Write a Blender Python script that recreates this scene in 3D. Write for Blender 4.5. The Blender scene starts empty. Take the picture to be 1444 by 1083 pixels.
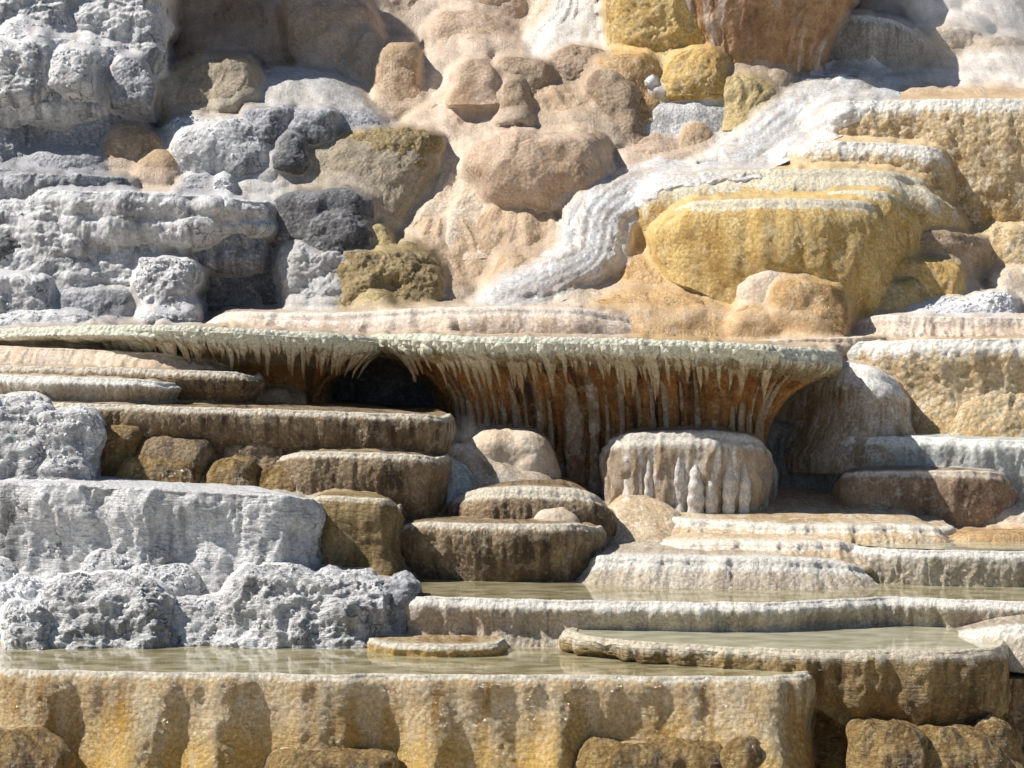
import bpy, math, random
import numpy as np

# ------------------------------------------------------------------ camera, light, exposure
HOR = 330.0            # picture row of the eye level (photo pixels)
F = 4000.0             # focal length in photo pixels (photo is 1444 wide)
sc = bpy.context.scene
cam_d = bpy.data.cameras.new("camera")
cam = bpy.data.objects.new("camera", cam_d)
sc.collection.objects.link(cam)
cam.location = (0, 0, 0)
cam.rotation_euler = (math.radians(90), 0, 0)
cam_d.sensor_width = 36.0
cam_d.lens = 36.0 * F / 1444.0
cam_d.shift_y = -(541.5 - HOR) / 1444.0
cam_d.clip_start = 0.5
cam_d.clip_end = 2000
sc.camera = cam

SUN_EL, SUN_AZ = 48.0, 4.0      # elevation; degrees the sun stands in front of the cliff, measured from the left (-X) towards the viewer (-Y)
el, az = math.radians(SUN_EL), math.radians(SUN_AZ)
to_sun = np.array([-math.cos(el) * math.cos(az), -math.cos(el) * math.sin(az), math.sin(el)])
sun_d = bpy.data.lights.new("sun", 'SUN')
sun_d.energy = 5.0
sun_d.angle = math.radians(0.5)
sun_d.color = (1.0, 0.955, 0.88)
sun = bpy.data.objects.new("sun", sun_d)
sc.collection.objects.link(sun)
from mathutils import Vector
sun.rotation_euler = Vector(to_sun).to_track_quat('Z', 'Y').to_euler()
sun.location = (-30, -10, 40)

world = bpy.data.worlds.new("World")
sc.world = world
world.use_nodes = True
wn = world.node_tree
bg = wn.nodes["Background"]
sky = wn.nodes.new("ShaderNodeTexSky")
sky.sky_type = 'NISHITA'
sky.sun_disc = False
sky.sun_elevation = el
sky.sun_rotation = math.atan2(to_sun[0], to_sun[1])
sky.altitude = 2000
wn.links.new(sky.outputs[0], bg.inputs[0])
bg.inputs[1].default_value = 0.066
sc.view_settings.view_transform = 'Standard'
sc.view_settings.look = 'None'
sc.view_settings.gamma = 1.0
sc.view_settings.exposure = 0.38

# ------------------------------------------------------------------ noise
_rs = np.random.RandomState(7)
_perm = _rs.permutation(256)
_perm = np.concatenate([_perm, _perm, _perm]).astype(np.int64)
_g = _rs.normal(size=(256, 3)); _g /= np.linalg.norm(_g, axis=1)[:, None]
_jit = _rs.rand(256, 3)

def _hash(i, j, k):
    return _perm[_perm[_perm[i & 255] + (j & 255)] + (k & 255)]

def perlin(p):
    f = np.floor(p); i = f.astype(np.int64); q = p - f
    w = q * q * q * (q * (q * 6 - 15) + 10)
    out = np.zeros(len(p))
    for a in (0, 1):
        wa = w[:, 0] if a else 1 - w[:, 0]
        for b in (0, 1):
            wb = w[:, 1] if b else 1 - w[:, 1]
            for c in (0, 1):
                wc = w[:, 2] if c else 1 - w[:, 2]
                g = _g[_hash(i[:, 0] + a, i[:, 1] + b, i[:, 2] + c)]
                d = g[:, 0] * (q[:, 0] - a) + g[:, 1] * (q[:, 1] - b) + g[:, 2] * (q[:, 2] - c)
                out += d * wa * wb * wc
    return out * 1.5

def fbm(p, o=3):
    s, a, r = 0, 1.0, 0
    for k in range(o):
        r = r + perlin(p * 2.03 ** k + 17.3 * k) * a
        s += a; a *= 0.5
    return r / s * 1.3

def cell(p):
    """rounded cauliflower knobs: 1 on a knob, 0 in the cleft"""
    f = np.floor(p); i = f.astype(np.int64)
    best = np.full(len(p), 9.0)
    for a in (-1, 0, 1):
        for b in (-1, 0, 1):
            for c in (-1, 0, 1):
                h = _hash(i[:, 0] + a, i[:, 1] + b, i[:, 2] + c)
                d = f + np.array([a, b, c]) + _jit[h] - p
                np.minimum(best, (d * d).sum(1), out=best)
    return np.sqrt(np.clip(1 - best * 1.1, 0, 1))

def displacement(P, u, v, style, seed, kk=1.0):
    so = np.array([seed * 3.71, seed * 1.93, seed * 7.17])
    s = np.zeros(len(P))
    for t in style:
        k, sca, amp = t[0], t[1], t[2] * kk
        if k == 'fbm':
            s += amp * fbm(P / sca + so, 3)
        elif k == 'rid':
            s += amp * (0.35 - np.abs(fbm(P / sca + so, 3)) * 1.6)
        elif k == 'cell':
            W = np.stack([perlin(P / sca * .8 + so), perlin(P / sca * .8 + so + 31), perlin(P / sca * .8 + so + 57)], 1)
            s += amp * (cell(P / sca + so + .35 * W) - .6)
        elif k == 'flute':
            m = .6 + .8 * perlin(np.stack([u / (sca * 4), v / (sca * 4), 0 * u + seed], 1))
            n = perlin(np.stack([u / sca + .5 * perlin(np.stack([u / sca, v / sca, u * 0 + seed], 1)), v / (sca * 7), 0 * u + seed * 2.3], 1))
            s += amp * (.45 - np.abs(n) * 1.9) * m
        elif k == 'gully':
            n = perlin(np.stack([u / sca, v / (sca * 9), 0 * u + seed * 2.3], 1))
            s += amp * n
        elif k == 'lam':
            q = np.stack([u / (sca * 4), v / sca + 1.5 * perlin(np.stack([u / .8, v / .4, u * 0 + seed], 1)), 0 * u + seed], 1)
            s += amp * perlin(q)
    return s

# ------------------------------------------------------------------ helpers
def W(px, py, d):
    return np.array([(px - 722.0) / F * d, d, (HOR - py) / F * d])

def catmull(C, n_per=16):
    C = np.asarray(C, float)
    Q = np.vstack([2 * C[0] - C[1], C, 2 * C[-1] - C[-2]])
    out = []
    for i in range(1, len(Q) - 2):
        t = np.linspace(0, 1, n_per, endpoint=False)[:, None]
        p0, p1, p2, p3 = Q[i - 1], Q[i], Q[i + 1], Q[i + 2]
        out.append(.5 * (2 * p1 + (p2 - p0) * t + (2 * p0 - 5 * p1 + 4 * p2 - p3) * t * t + (3 * p1 - p0 - 3 * p2 + p3) * t ** 3))
    out.append(C[-1:])
    return np.vstack(out)

def resample(C, step=None, n=None, dims=None):
    D = C if dims is None else C[:, :dims]
    s = np.concatenate([[0], np.cumsum(np.linalg.norm(np.diff(D, axis=0), axis=1))])
    if n is None:
        n = max(4, int(s[-1] / step) + 1)
    q = np.linspace(0, s[-1], n)
    return np.stack([np.interp(q, s, C[:, k]) for k in range(C.shape[1])], 1), q

def box(a, k):
    if k < 2: return a
    pad = np.pad(a, ((k, k), (0, 0)), mode='edge')
    ker = np.hanning(2 * k + 3)[1:-1]; ker /= ker.sum()
    return np.stack([np.convolve(pad[:, c], ker, mode='valid')[:len(a)] for c in range(a.shape[1])], 1)

def grid_normals(P, closed):
    if closed:
        du = np.roll(P, -1, 1) - np.roll(P, 1, 1)
    else:
        du = np.gradient(P, axis=1)
    dv = np.gradient(P, axis=0)
    n = np.cross(dv, du)
    l = np.linalg.norm(n, axis=2, keepdims=True)
    bad = l[..., 0] < 1e-12
    n = n / np.maximum(l, 1e-12)
    n[bad] = (0, 0, 1)
    return n

def grid_object(name, P, N, flow, mat, closed=False, parent=None, origin=(0, 0, 0)):
    nv, nu = P.shape[:2]
    if N is not None:
        fn = np.cross(P[1:, :-1] - P[:-1, :-1], P[:-1, 1:] - P[:-1, :-1])
        if (fn * N[:-1, :-1]).sum() < 0:
            P, N, flow = P[:, ::-1], N[:, ::-1], flow[:, ::-1]
    me = bpy.data.meshes.new(name)
    V = (P - np.asarray(origin)).reshape(-1, 3).astype(np.float32)
    cols = nu if closed else nu - 1
    a, b = np.meshgrid(np.arange(nv - 1), np.arange(cols), indexing='ij')
    b2 = (b + 1) % nu
    quads = np.stack([a * nu + b, (a + 1) * nu + b, (a + 1) * nu + b2, a * nu + b2], -1).reshape(-1, 4).astype(np.int32)
    me.vertices.add(len(V)); me.vertices.foreach_set("co", V.ravel())
    me.loops.add(quads.size); me.loops.foreach_set("vertex_index", quads.ravel())
    me.polygons.add(len(quads))
    me.polygons.foreach_set("loop_start", np.arange(0, quads.size, 4, dtype=np.int32))
    me.polygons.foreach_set("use_smooth", np.ones(len(quads), bool))
    me.update(calc_edges=True)
    at = me.attributes.new("flow", 'FLOAT_VECTOR', 'POINT')
    at.data.foreach_set("vector", flow.reshape(-1, 3).astype(np.float32).ravel())
    if N is not None:
        me.normals_split_custom_set_from_vertices(N.reshape(-1, 3).astype(np.float32))
    me.materials.append(mat)
    o = bpy.data.objects.new(name, me)
    sc.collection.objects.link(o)
    if parent is not None:
        o.parent = parent
    else:
        o.location = origin
    return o

def tag(o, label=None, cat=None, group=None, kind=None):
    if label: o['label'] = label
    if cat: o['category'] = cat
    if group: o['group'] = group
    if kind: o['kind'] = kind
    return o

_seed = [0]
SOFT = ('tan_travertine', 'pinkish_travertine', 'pale_travertine', 'shaded_tan', 'orange_wet_travertine', 'smooth_grey', 'gold_topped_grey_tan', 'haze_whitened_crust', 'brown_travertine', 'yellow_green_travertine', 'foaming_water', 'frosted_grey_white')
crusts = []
bodies = []       # what stands on the upper slope: points, mineral colour, smooth or crusted
def nseed():
    _seed[0] += 1
    return _seed[0]

STY = {
    'smooth': [('fbm', .9, .09), ('rid', .6, .035), ('fbm', .12, .010), ('fbm', .045, .006)],
    'cone':   [('fbm', 1.0, .10), ('gully', .35, .07), ('flute', .5, .05), ('rid', .4, .03), ('fbm', .07, .008), ('cell', .05, .006)],
    'crust':  [('fbm', .6, .16), ('cell', .34, .06), ('rid', .2, .04), ('cell', .13, .045), ('cell', .06, .028), ('fbm', .05, .022)],
    'crag':   [('fbm', .7, .18), ('cell', .42, .14), ('cell', .15, .055), ('lam', .10, .04), ('flute', .15, .03), ('cell', .06, .018), ('fbm', .05, .015)],
    'pop':    [('fbm', .8, .08), ('flute', .35, .05), ('cell', .13, .055), ('cell', .06, .022)],
    'lump':   [('fbm', .6, .07), ('cell', .45, .07), ('cell', .10, .012), ('fbm', .05, .008)],
    'flute':  [('fbm', .8, .07), ('flute', .24, .05), ('flute', .10, .022), ('cell', .08, .012), ('fbm', .05, .010)],
    'drip':   [('fbm', .8, .05), ('flute', .13, .035), ('flute', .06, .018), ('fbm', .05, .012)],
    'lam':    [('fbm', .8, .10), ('flute', .42, .10), ('flute', .16, .035), ('lam', .03, .014), ('cell', .08, .016)],
    'wall':   [('fbm', .7, .14), ('flute', .50, .17), ('flute', .20, .06), ('lam', .034, .022), ('cell', .11, .03)],
    'crumb':  [('fbm', .45, .16), ('rid', .25, .06), ('flute', .22, .05), ('lam', .04, .025), ('cell', .14, .022), ('cell', .065, .022), ('fbm', .05, .024)],
    'wet':    [('fbm', .9, .08), ('flute', .28, .04), ('cell', .09, .014), ('fbm', .05, .008)],
}

# ------------------------------------------------------------------ generators
def terrace(name, label, lip, base, prof, mat, style='flute', depth=1.0, cat='terrace', group=None,
            step=.022, wob=.06, rim=.14, lipr=.035, uplift=.0, kk=1.0, blur=.15, face_mat=None, topnoise=.02, split=True, pool=0.0, level=False, rimw=.09, buttress=()):
    """A ledge: a flat shelf that ends in a rounded lip and a face that drops from it.
    lip: (px, py|None, d) left to right; base: list of (px, py) for the foot of the face; prof: (fraction of drop, metres out)."""
    sd = nseed()
    pts = []
    for (px, py, d) in lip:
        p = W(px, py if py is not None else 0, d)
        if py is None: p[2] = pts[-1][2]
        pts.append(p)
    if level:
        zz = float(np.mean([p[2] for p, q in zip(pts, lip) if q[1] is not None]))
        for p in pts: p[2] = zz
    C = catmull(pts, 24)
    L, u = resample(C, step=step)
    n = np.gradient(L, axis=0)
    nrm = np.stack([n[:, 1], -n[:, 0]], 1)
    nrm /= np.maximum(np.linalg.norm(nrm, axis=1), 1e-9)[:, None]
    nrm = box(nrm, int(blur / step)); nrm /= np.maximum(np.linalg.norm(nrm, axis=1), 1e-9)[:, None]
    nu = len(L)
    px_col = L[:, 0] / L[:, 1] * F + 722
    bx = np.array([b[0] for b in base], float); by = np.array([b[1] for b in base], float)
    zb = (HOR - np.interp(px_col, bx, by)) / F * L[:, 1]
    drop = np.maximum(L[:, 2] - zb, .03)
    # scalloped plan
    sc1 = perlin(np.stack([u / .75, 0 * u + sd * 1.7, 0 * u], 1)) + .6 * perlin(np.stack([u / .28, 0 * u + sd * 2.7, 0 * u], 1))
    lipz = .012 * perlin(np.stack([u / .2, 0 * u + sd * .7, 0 * u], 1)) + .006 * perlin(np.stack([u / .06, 0 * u + sd * .3, 0 * u], 1))
    # rows: shelf
    md = float(np.mean(drop))
    ns = max(6, int(depth / .06))
    ts = np.linspace(1, 0, ns if not pool else ns + 14) ** (1.6 if not pool else 2.2)
    yb = L[:, 1].max() + depth
    uf = u / u[-1]
    span = L[-1, 0] - L[0, 0]
    xb = L[0, 0] + span * (.04 + .92 * uf)
    rows, fl = [], []
    for t in ts[:-1]:
        R = np.stack([L[:, 0] * (1 - t) + xb * t, L[:, 1] * (1 - t) + yb * t, L[:, 2] + uplift * t - .012 * min(1, t * 12)], 1)
        dist = t * np.maximum(yb - L[:, 1], .1)
        R[:, 2] += topnoise * fbm(np.stack([R[:, 0] / .4, R[:, 1] / .4, R[:, 2] * 0 + sd], 1)) * min(1, t * 4)
        R[:, :2] += nrm * (wob * sc1)[:, None] * (1 - t)
        R[:, 2] += lipz * (1 - min(1, 5 * t))
        R[:, :2] -= nrm * lipr * (1 - t)
        if pool: R[:, 2] -= pool * np.clip((dist - rimw) / .12, 0, 1)
        rows.append(R); fl.append(np.stack([u, -dist - .02, 0 * u], 1))
    k_lip0 = len(rows)
    # rounded lip
    for a in np.linspace(0, math.pi / 2, 6):
        R = L.copy()
        R[:, :2] += nrm * (wob * sc1)[:, None]
        R[:, :2] -= nrm * lipr * (1 - math.sin(a))
        R[:, 2] += lipz - lipr * (1 - math.cos(a))
        rows.append(R); fl.append(np.stack([u, 0 * u + .02 * a, 0 * u], 1))
    # face
    pf = catmull(np.array(prof, float), 16)
    nf = max(5, int(md / step))
    ff = np.linspace(0, 1.22, nf + 1)[1:]
    but = sum((am * np.exp(-((px_col - bp) / bw_) ** 2) for bp, am, bw_ in buttress), 0 * u)
    outs = np.interp(ff, pf[:, 0], pf[:, 1])
    for f_, o_ in zip(ff, outs):
        R = L.copy()
        R[:, :2] += nrm * (wob * sc1 * (1 - .5 * min(f_, 1)))[:, None] + nrm * (o_ + but * min(f_, 1) ** 1.3)[:, None]
        R[:, 2] += lipz * (1 - f_) - lipr - (drop - lipr) * f_
        rows.append(R); fl.append(np.stack([u, .03 + (drop - .03) * f_, 0 * u + min(f_, 1)], 1))
    P = np.stack(rows); FL = np.stack(fl)
    N = grid_normals(P, False)
    st = STY[style] if isinstance(style, str) else style
    sh = P.shape
    dsp = displacement(P.reshape(-1, 3), FL[..., 0].ravel(), FL[..., 1].ravel(), st, sd, kk).reshape(sh[:2])
    wgt = np.ones(sh[0]); wgt[:k_lip0] = np.linspace(.0, .35, k_lip0) ** 2 * .5
    wgt[k_lip0:k_lip0 + 6] = np.linspace(.3, .7, 6) if not pool else np.linspace(.06, .5, 6)
    if pool: wgt[:k_lip0] *= .2
    nface = sh[0] - k_lip0 - 6
    rampn = max(1, int(.12 / step)); wgt[k_lip0 + 6:] = np.clip(.7 + .3 * np.arange(nface) / rampn, 0, 1)
    P = P + N * (dsp * wgt[:, None])[..., None]
    FL[..., 0] += sd * 3.3
    N = grid_normals(P, False)
    FL[..., 2] = np.clip(FL[..., 2], 0, 1)
    bodies.append((P.reshape(-1, 3).copy(), tuple(mat['tint']), mat.name in SOFT))
    if not split:
        o = grid_object(name, P, N, FL, mat, False, None, tuple(W(np.mean(px_col), base[0][1], L[:, 1].min())))
        return tag(o, label, cat, group)
    org = np.array([np.mean(L[:, 0]), L[:, 1].min(), zb.min()])
    root = bpy.data.objects.new(name, None); sc.collection.objects.link(root)
    root.location = org
    tag(root, label, cat, group)
    kr = k_lip0 + 6 + max(1, int(rim / step))
    kr = min(kr, sh[0] - 2)
    def sl(nm, a, b, m): grid_object(nm, P[a:b], N[a:b], FL[a:b], m, False, root, org)
    sl('shelf', 0, k_lip0 + 1, mat)
    sl('rim', k_lip0, kr + 1, mat)
    sl('face', kr, sh[0], face_mat or mat)
    root['_lip'] = 0
    del root['_lip']
    root_data[root.name] = (L, nrm, u, drop, pf)
    return root
root_data = {}

def mound(name, label, d, rows, mat, style='smooth', k=.7, lean=.35, n=2.4, cat='mound', group=None, step=.02, kk=1.0,
          prof='dome', parent=None, irr=.10, cap=None, skirt=None, embed=None):
    """A solid of rock. rows: [(py, x_left, x_right), ...] read from top to bottom, or a box (x0, y0, x1, y1) with a profile name."""
    sd = nseed()
    if not isinstance(rows[0], (tuple, list)):
        x0, y0, x1, y1 = rows
        cx, w, h = (x0 + x1) / 2, (x1 - x0) / 2, y1 - y0
        if prof == 'dome':
            fr = [(math.cos(a), math.sin(a) ** .9) for a in np.linspace(.18, math.pi / 2, 8)]
            rows = [(y0 + h * (1 - c), cx - w * s, cx + w * s) for c, s in fr]
        elif prof == 'block':
            fr = [(0, .72), (.03, .84), (.09, .93), (.2, .985), (.5, 1.0), (.8, 1.0), (1, .98)]
            rows = [(y0 + h * c, cx - w * s, cx + w * s) for c, s in fr]
        elif prof == 'boulder':
            fr = [(0, .38), (.04, .56), (.14, .78), (.3, .94), (.5, 1.0), (.75, .98), (1, .88)]
            rows = [(y0 + h * c, cx - w * s, cx + w * s) for c, s in fr]
        elif prof == 'cone':
            fr = [(0, .10), (.05, .21), (.15, .35), (.35, .55), (.6, .74), (.85, .92), (1, 1.06)]
            rows = [(y0 + h * c, cx - w * s, cx + w * s) for c, s in fr]
    rows = [tuple(map(float, r)) for r in rows]
    y0, xl, xr = rows[0]
    dy = (rows[-1][0] - y0)
    cxt = (xl + xr) / 2
    capd = cap if cap is not None else .02 * dy
    pre = [(y0 - capd, cxt - .02 * (xr - xl), cxt + .02 * (xr - xl)), (y0 - capd * .8, cxt - .3 * (xr - xl), cxt + .3 * (xr - xl))]
    yl, al, ar = rows[-1]
    ext = min(.5 * dy, 55.0) if skirt is None else skirt
    drape = d > 42.5 and n < 2.6 and mat.name in SOFT and skirt is None
    if drape: ext = min(dy * .6, 60.0)
    fw = .16 * min(ar - al, 2.2 * dy) if drape else 0
    post = [(yl + .4 * ext, al - .35 * fw, ar + .35 * fw), (yl + ext, al - fw, ar + fw)] if drape else [(yl + .4 * ext, al, ar), (yl + ext, al + .04 * (ar - al), ar - .04 * (ar - al))]
    R = catmull(np.array(pre + rows + post), 14)
    R[:, 1:] = np.where(R[:, 1:2] > R[:, 2:3], R[:, 1:].mean(1, keepdims=True), R[:, 1:])
    pxm = d / F
    G = np.stack([R[:, 0] * pxm, (R[:, 2] - R[:, 1]) / 2 * pxm, R[:, 1], R[:, 2]], 1)
    G, s = resample(G, step=step, dims=2)
    nv = len(G)
    wmax = G[:, 1].max()
    # plan angle samples: dense at the front, sparse at the back
    m = 2000
    th = np.linspace(0, 2 * math.pi, m + 1)
    wt = np.where(np.sin(th) > -.25, 1.0, .22)
    cum = np.concatenate([[0], np.cumsum(wt[:-1])]); tot = cum[-1] / m * 2 * math.pi
    nu = max(24, int(wmax * tot * .95 / step))
    tt = np.interp(np.linspace(0, cum[-1], nu, endpoint=False), cum, th)       # 0 = +x, pi/2 = front
    ct, st_ = np.cos(tt), np.sin(tt)
    rr = (np.abs(ct) ** n + np.abs(st_) ** n) ** (-1 / n)
    zc = (HOR - G[:, 0] / pxm) * pxm
    zbase = (HOR - yl) * pxm
    cx = ((G[:, 2] + G[:, 3]) / 2 - 722) * pxm
    ry = k * G[:, 1]
    cy = d + k * wmax + lean * (zc - zbase)
    if d > 42.5 and not drape:
        below = np.maximum(zbase - zc, 0); cy = cy + (lean + 1.1) * below + 1.5 * below ** 2
    X = cx[:, None] + G[:, 1][:, None] * (ct * rr)[None]
    Y = cy[:, None] - ry[:, None] * (st_ * rr)[None]
    Z = np.repeat(zc[:, None], nu, 1)
    P = np.stack([X, Y, Z], -1)
    u = np.repeat((tt * wmax * .9)[None], nv, 0); v = np.repeat(s[:, None], nu, 1)
    N = -grid_normals(P, True)
    if (N[nv // 2] * (P[nv // 2] - P[nv // 2].mean(0))).sum() < 0: N = -N
    N[0] = (0, 0, 1)
    stl = STY[style] if isinstance(style, str) else style
    big = min(wmax * 2, dy * pxm)
    P0 = P.reshape(-1, 3)
    q = irr * big * fbm(P0 / (.6 * big + .1) + sd * 5.1, 2)
    amp = np.clip(big / 1.0, .35, 1.0)
    dsp = q + displacement(P0, u.ravel(), v.ravel(), stl, sd, kk * amp)
    dsp = dsp.reshape(nv, nu)
    fade = np.clip(G[:, 1] / .12, 0, 1)
    mean0 = dsp.mean(1, keepdims=True)
    dsp = dsp * fade[:, None] + mean0 * (1 - fade[:, None])
    P = P + N * dsp[..., None]
    N = -grid_normals(P, True)
    if (N[nv // 2] * (P[nv // 2] - P[nv // 2].mean(0))).sum() < 0: N = -N
    N[0] = (0, 0, 1)
    # flip winding to face outward: rows run downwards, columns run from +x through the front
    P = P[:, ::-1]; N = N[:, ::-1]; u = u[:, ::-1]; v = v[:, ::-1]
    FL = np.stack([u + sd * 3.3, v, np.clip(v / max(v.max(), .01), 0, 1)], -1)
    if mat.name in ('white_crust', 'white_layered', 'white_salt_crumb'): crusts.append((P.reshape(-1, 3).copy(), 130))
    if parent is None: bodies.append((P.reshape(-1, 3).copy(), tuple(mat['tint']), mat.name in SOFT))
    org = np.array([cx[-1], d + k * wmax, zbase]) if parent is None else np.array(parent.location)
    o = grid_object(name, P, N, FL, mat, True, parent, org)
    if parent is None:
        tag(o, label, cat, group)
    elif label:
        o['label'] = label
    return o

# ------------------------------------------------------------------ materials
def _n(nt, t, **kw):
    x = nt.nodes.new(t)
    for k, v in kw.items(): setattr(x, k, v)
    return x

def rock(name, c1, c2, stain, cap=None, cap_h=.0, stain_amt=.5, streak=6.0, blotch=None, blotch_amt=.0, rough=.75, wet=0.0,
         grain=.5, knob=.4, lam=.0, knob_s=14.0, dust=None, dust_amt=0.0, bump=.5, low=None, low_h=(.5, 1.0), contrast=1.0, zones=None, crack=0.0):
    """Travertine: two base tones, mineral streaks that run down the face, a coloured cap at the lip, blotches and a grainy relief."""
    m = bpy.data.materials.new(name); m.use_nodes = True
    m['tint'] = [(x + y) / 2 for x, y in zip(c1, c2)]
    nt = m.node_tree; L = nt.links
    b = nt.nodes["Principled BSDF"]
    co = _n(nt, "ShaderNodeTexCoord")
    at = _n(nt, "ShaderNodeAttribute", attribute_name="flow")
    sx = _n(nt, "ShaderNodeSeparateXYZ"); L.new(at.outputs["Vector"], sx.inputs[0])
    def noise(vec, scale, detail=5, rough_=.6):
        x = _n(nt, "ShaderNodeTexNoise"); x.inputs["Scale"].default_value = scale; x.inputs["Detail"].default_value = detail
        x.inputs["Roughness"].default_value = rough_; L.new(vec, x.inputs["Vector"]); return x.outputs["Fac"]
    def rng(v, a, b_, lo=0.0, hi=1.0, smooth=True):
        x = _n(nt, "ShaderNodeMapRange"); x.interpolation_type = 'SMOOTHSTEP' if smooth else 'LINEAR'
        L.new(v, x.inputs[0]); x.inputs[1].default_value = a; x.inputs[2].default_value = b_
        x.inputs[3].default_value = lo; x.inputs[4].default_value = hi; return x.outputs[0]
    def mth(op, a, b_=None):
        x = _n(nt, "ShaderNodeMath", operation=op)
        for i, q in enumerate((a, b_)):
            if q is None: continue
            if isinstance(q, (int, float)): x.inputs[i].default_value = q
            else: L.new(q, x.inputs[i])
        return x.outputs[0]
    def mix(f, a, b_, mode='MIX'):
        x = _n(nt, "ShaderNodeMix", data_type='RGBA', blend_type=mode)
        if isinstance(f, (int, float)): x.inputs[0].default_value = f
        else: L.new(f, x.inputs[0])
        for i, q in ((6, a), (7, b_)):
            if isinstance(q, tuple): x.inputs[i].default_value = (*q, 1)
            else: L.new(q, x.inputs[i])
        return x.outputs[2]
    ob = co.outputs["Object"]
    fv = _n(nt, "ShaderNodeCombineXYZ")
    L.new(mth('MULTIPLY', sx.outputs[0], streak), fv.inputs[0]); L.new(mth('MULTIPLY', sx.outputs[1], streak * .11), fv.inputs[1])
    col = mix(rng(noise(ob, 1.6, 6, .65), .36, .64), c1, c2)
    n_str = noise(fv.outputs[0], 1.0, 5, .6)
    n_big = noise(ob, .9, 3, .5)
    if zones:
        ta = _n(nt, "ShaderNodeAttribute", attribute_name="mineral")
        col = mix(1.0, ta.outputs["Color"], mixgrey(nt, rng(noise(ob, 1.8, 6, .65), .34, .66, .80, 1.18, False)), 'MULTIPLY')
    col = mix(mth('MULTIPLY', mth('MULTIPLY', rng(n_str, .44, .63), rng(n_big, .32, .58)), stain_amt), col, stain)
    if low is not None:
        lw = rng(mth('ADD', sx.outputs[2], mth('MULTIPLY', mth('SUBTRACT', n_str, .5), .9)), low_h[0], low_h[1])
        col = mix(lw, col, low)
    if blotch is not None:
        col = mix(mth('MULTIPLY', rng(noise(ob, 5.5, 6, .7), .50, .66), blotch_amt), col, blotch)
    if cap is not None:
        edge = mth('ADD', sx.outputs[1], mth('MULTIPLY', mth('SUBTRACT', noise(fv.outputs[0], 1.7, 4, .6), .5), cap_h * 2.6))
        col = mix(mth('MULTIPLY', rng(edge, cap_h * .55, cap_h * 1.35, 1.0, 0.0), rng(edge, -.34, -.10)), col, cap)
    if dust is not None:
        ge = _n(nt, "ShaderNodeNewGeometry"); sn = _n(nt, "ShaderNodeSeparateXYZ"); L.new(ge.outputs["Normal"], sn.inputs[0])
        dn = mth('ADD', sn.outputs[2], mth('MULTIPLY', mth('SUBTRACT', noise(ob, 7, 5, .65), .5), 1.3))
        col = mix(rng(dn, .35, .95, 0, dust_amt), col, dust)
    fine = noise(ob, 22, 7, .78)
    col = mix(1.0, col, mixgrey(nt, rng(fine, .36, .66, 1 - .40 * contrast, 1 + .34 * contrast, False)), 'MULTIPLY')
    if crack > 0:
        dv = _n(nt, "ShaderNodeVectorMath", operation='ADD')
        nv_ = _n(nt, "ShaderNodeTexNoise"); nv_.inputs["Scale"].default_value = 3.0; nv_.inputs["Detail"].default_value = 5; L.new(ob, nv_.inputs["Vector"])
        sc_ = _n(nt, "ShaderNodeVectorMath", operation='SCALE'); L.new(nv_.outputs["Color"], sc_.inputs[0]); sc_.inputs["Scale"].default_value = .55
        L.new(ob, dv.inputs[0]); L.new(sc_.outputs[0], dv.inputs[1])
        ve = _n(nt, "ShaderNodeTexVoronoi", feature='DISTANCE_TO_EDGE'); ve.inputs["Scale"].default_value = 1.5; L.new(dv.outputs[0], ve.inputs["Vector"])
        cr = mth('MULTIPLY', rng(ve.outputs["Distance"], .004, .016, 1, 0), mth('MULTIPLY', rng(noise(ob, 1.3, 2, .5), .46, .58), crack))
        col = mix(cr, col, (.10, .10, .11))
    L.new(col, b.inputs["Base Color"])
    wetn = noise(ob, 2.2, 4, .6)
    if wet > 0:
        L.new(rng(mth('ADD', wetn, mth('MULTIPLY', mth('SUBTRACT', n_str, .5), .5)), .40, .62, rough, rough - wet), b.inputs["Roughness"])
        b.inputs["Specular IOR Level"].default_value = .5
    else:
        b.inputs["Roughness"].default_value = rough
        b.inputs["Specular IOR Level"].default_value = .2
    # relief
    h = mth('MULTIPLY', noise(ob, 30, 7, .78), grain * 1.6)
    h = mth('ADD', h, mth('MULTIPLY', noise(fv.outputs[0], 4.0, 4, .6), .35))
    if knob > 0:
        vo = _n(nt, "ShaderNodeTexVoronoi"); vo.inputs["Scale"].default_value = knob_s; L.new(ob, vo.inputs["Vector"])
        h = mth('SUBTRACT', h, mth('MULTIPLY', vo.outputs["Distance"], knob))
    if lam > 0:
        lv = _n(nt, "ShaderNodeCombineXYZ")
        L.new(mth('MULTIPLY', sx.outputs[0], 5.0), lv.inputs[0]); L.new(mth('MULTIPLY', sx.outputs[1], 46.0), lv.inputs[1])
        h = mth('ADD', h, mth('MULTIPLY', noise(lv.outputs[0], 1.0, 3, .5), lam))
    bu = _n(nt, "ShaderNodeBump"); bu.inputs["Strength"].default_value = bump; bu.inputs["Distance"].default_value = .05
    L.new(h, bu.inputs["Height"]); L.new(bu.outputs[0], b.inputs["Normal"])
    return m

def mixgrey(nt, v):
    c = nt.nodes.new("ShaderNodeCombineColor")
    for i in range(3): nt.links.new(v, c.inputs[i])
    return c.outputs[0]

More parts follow.
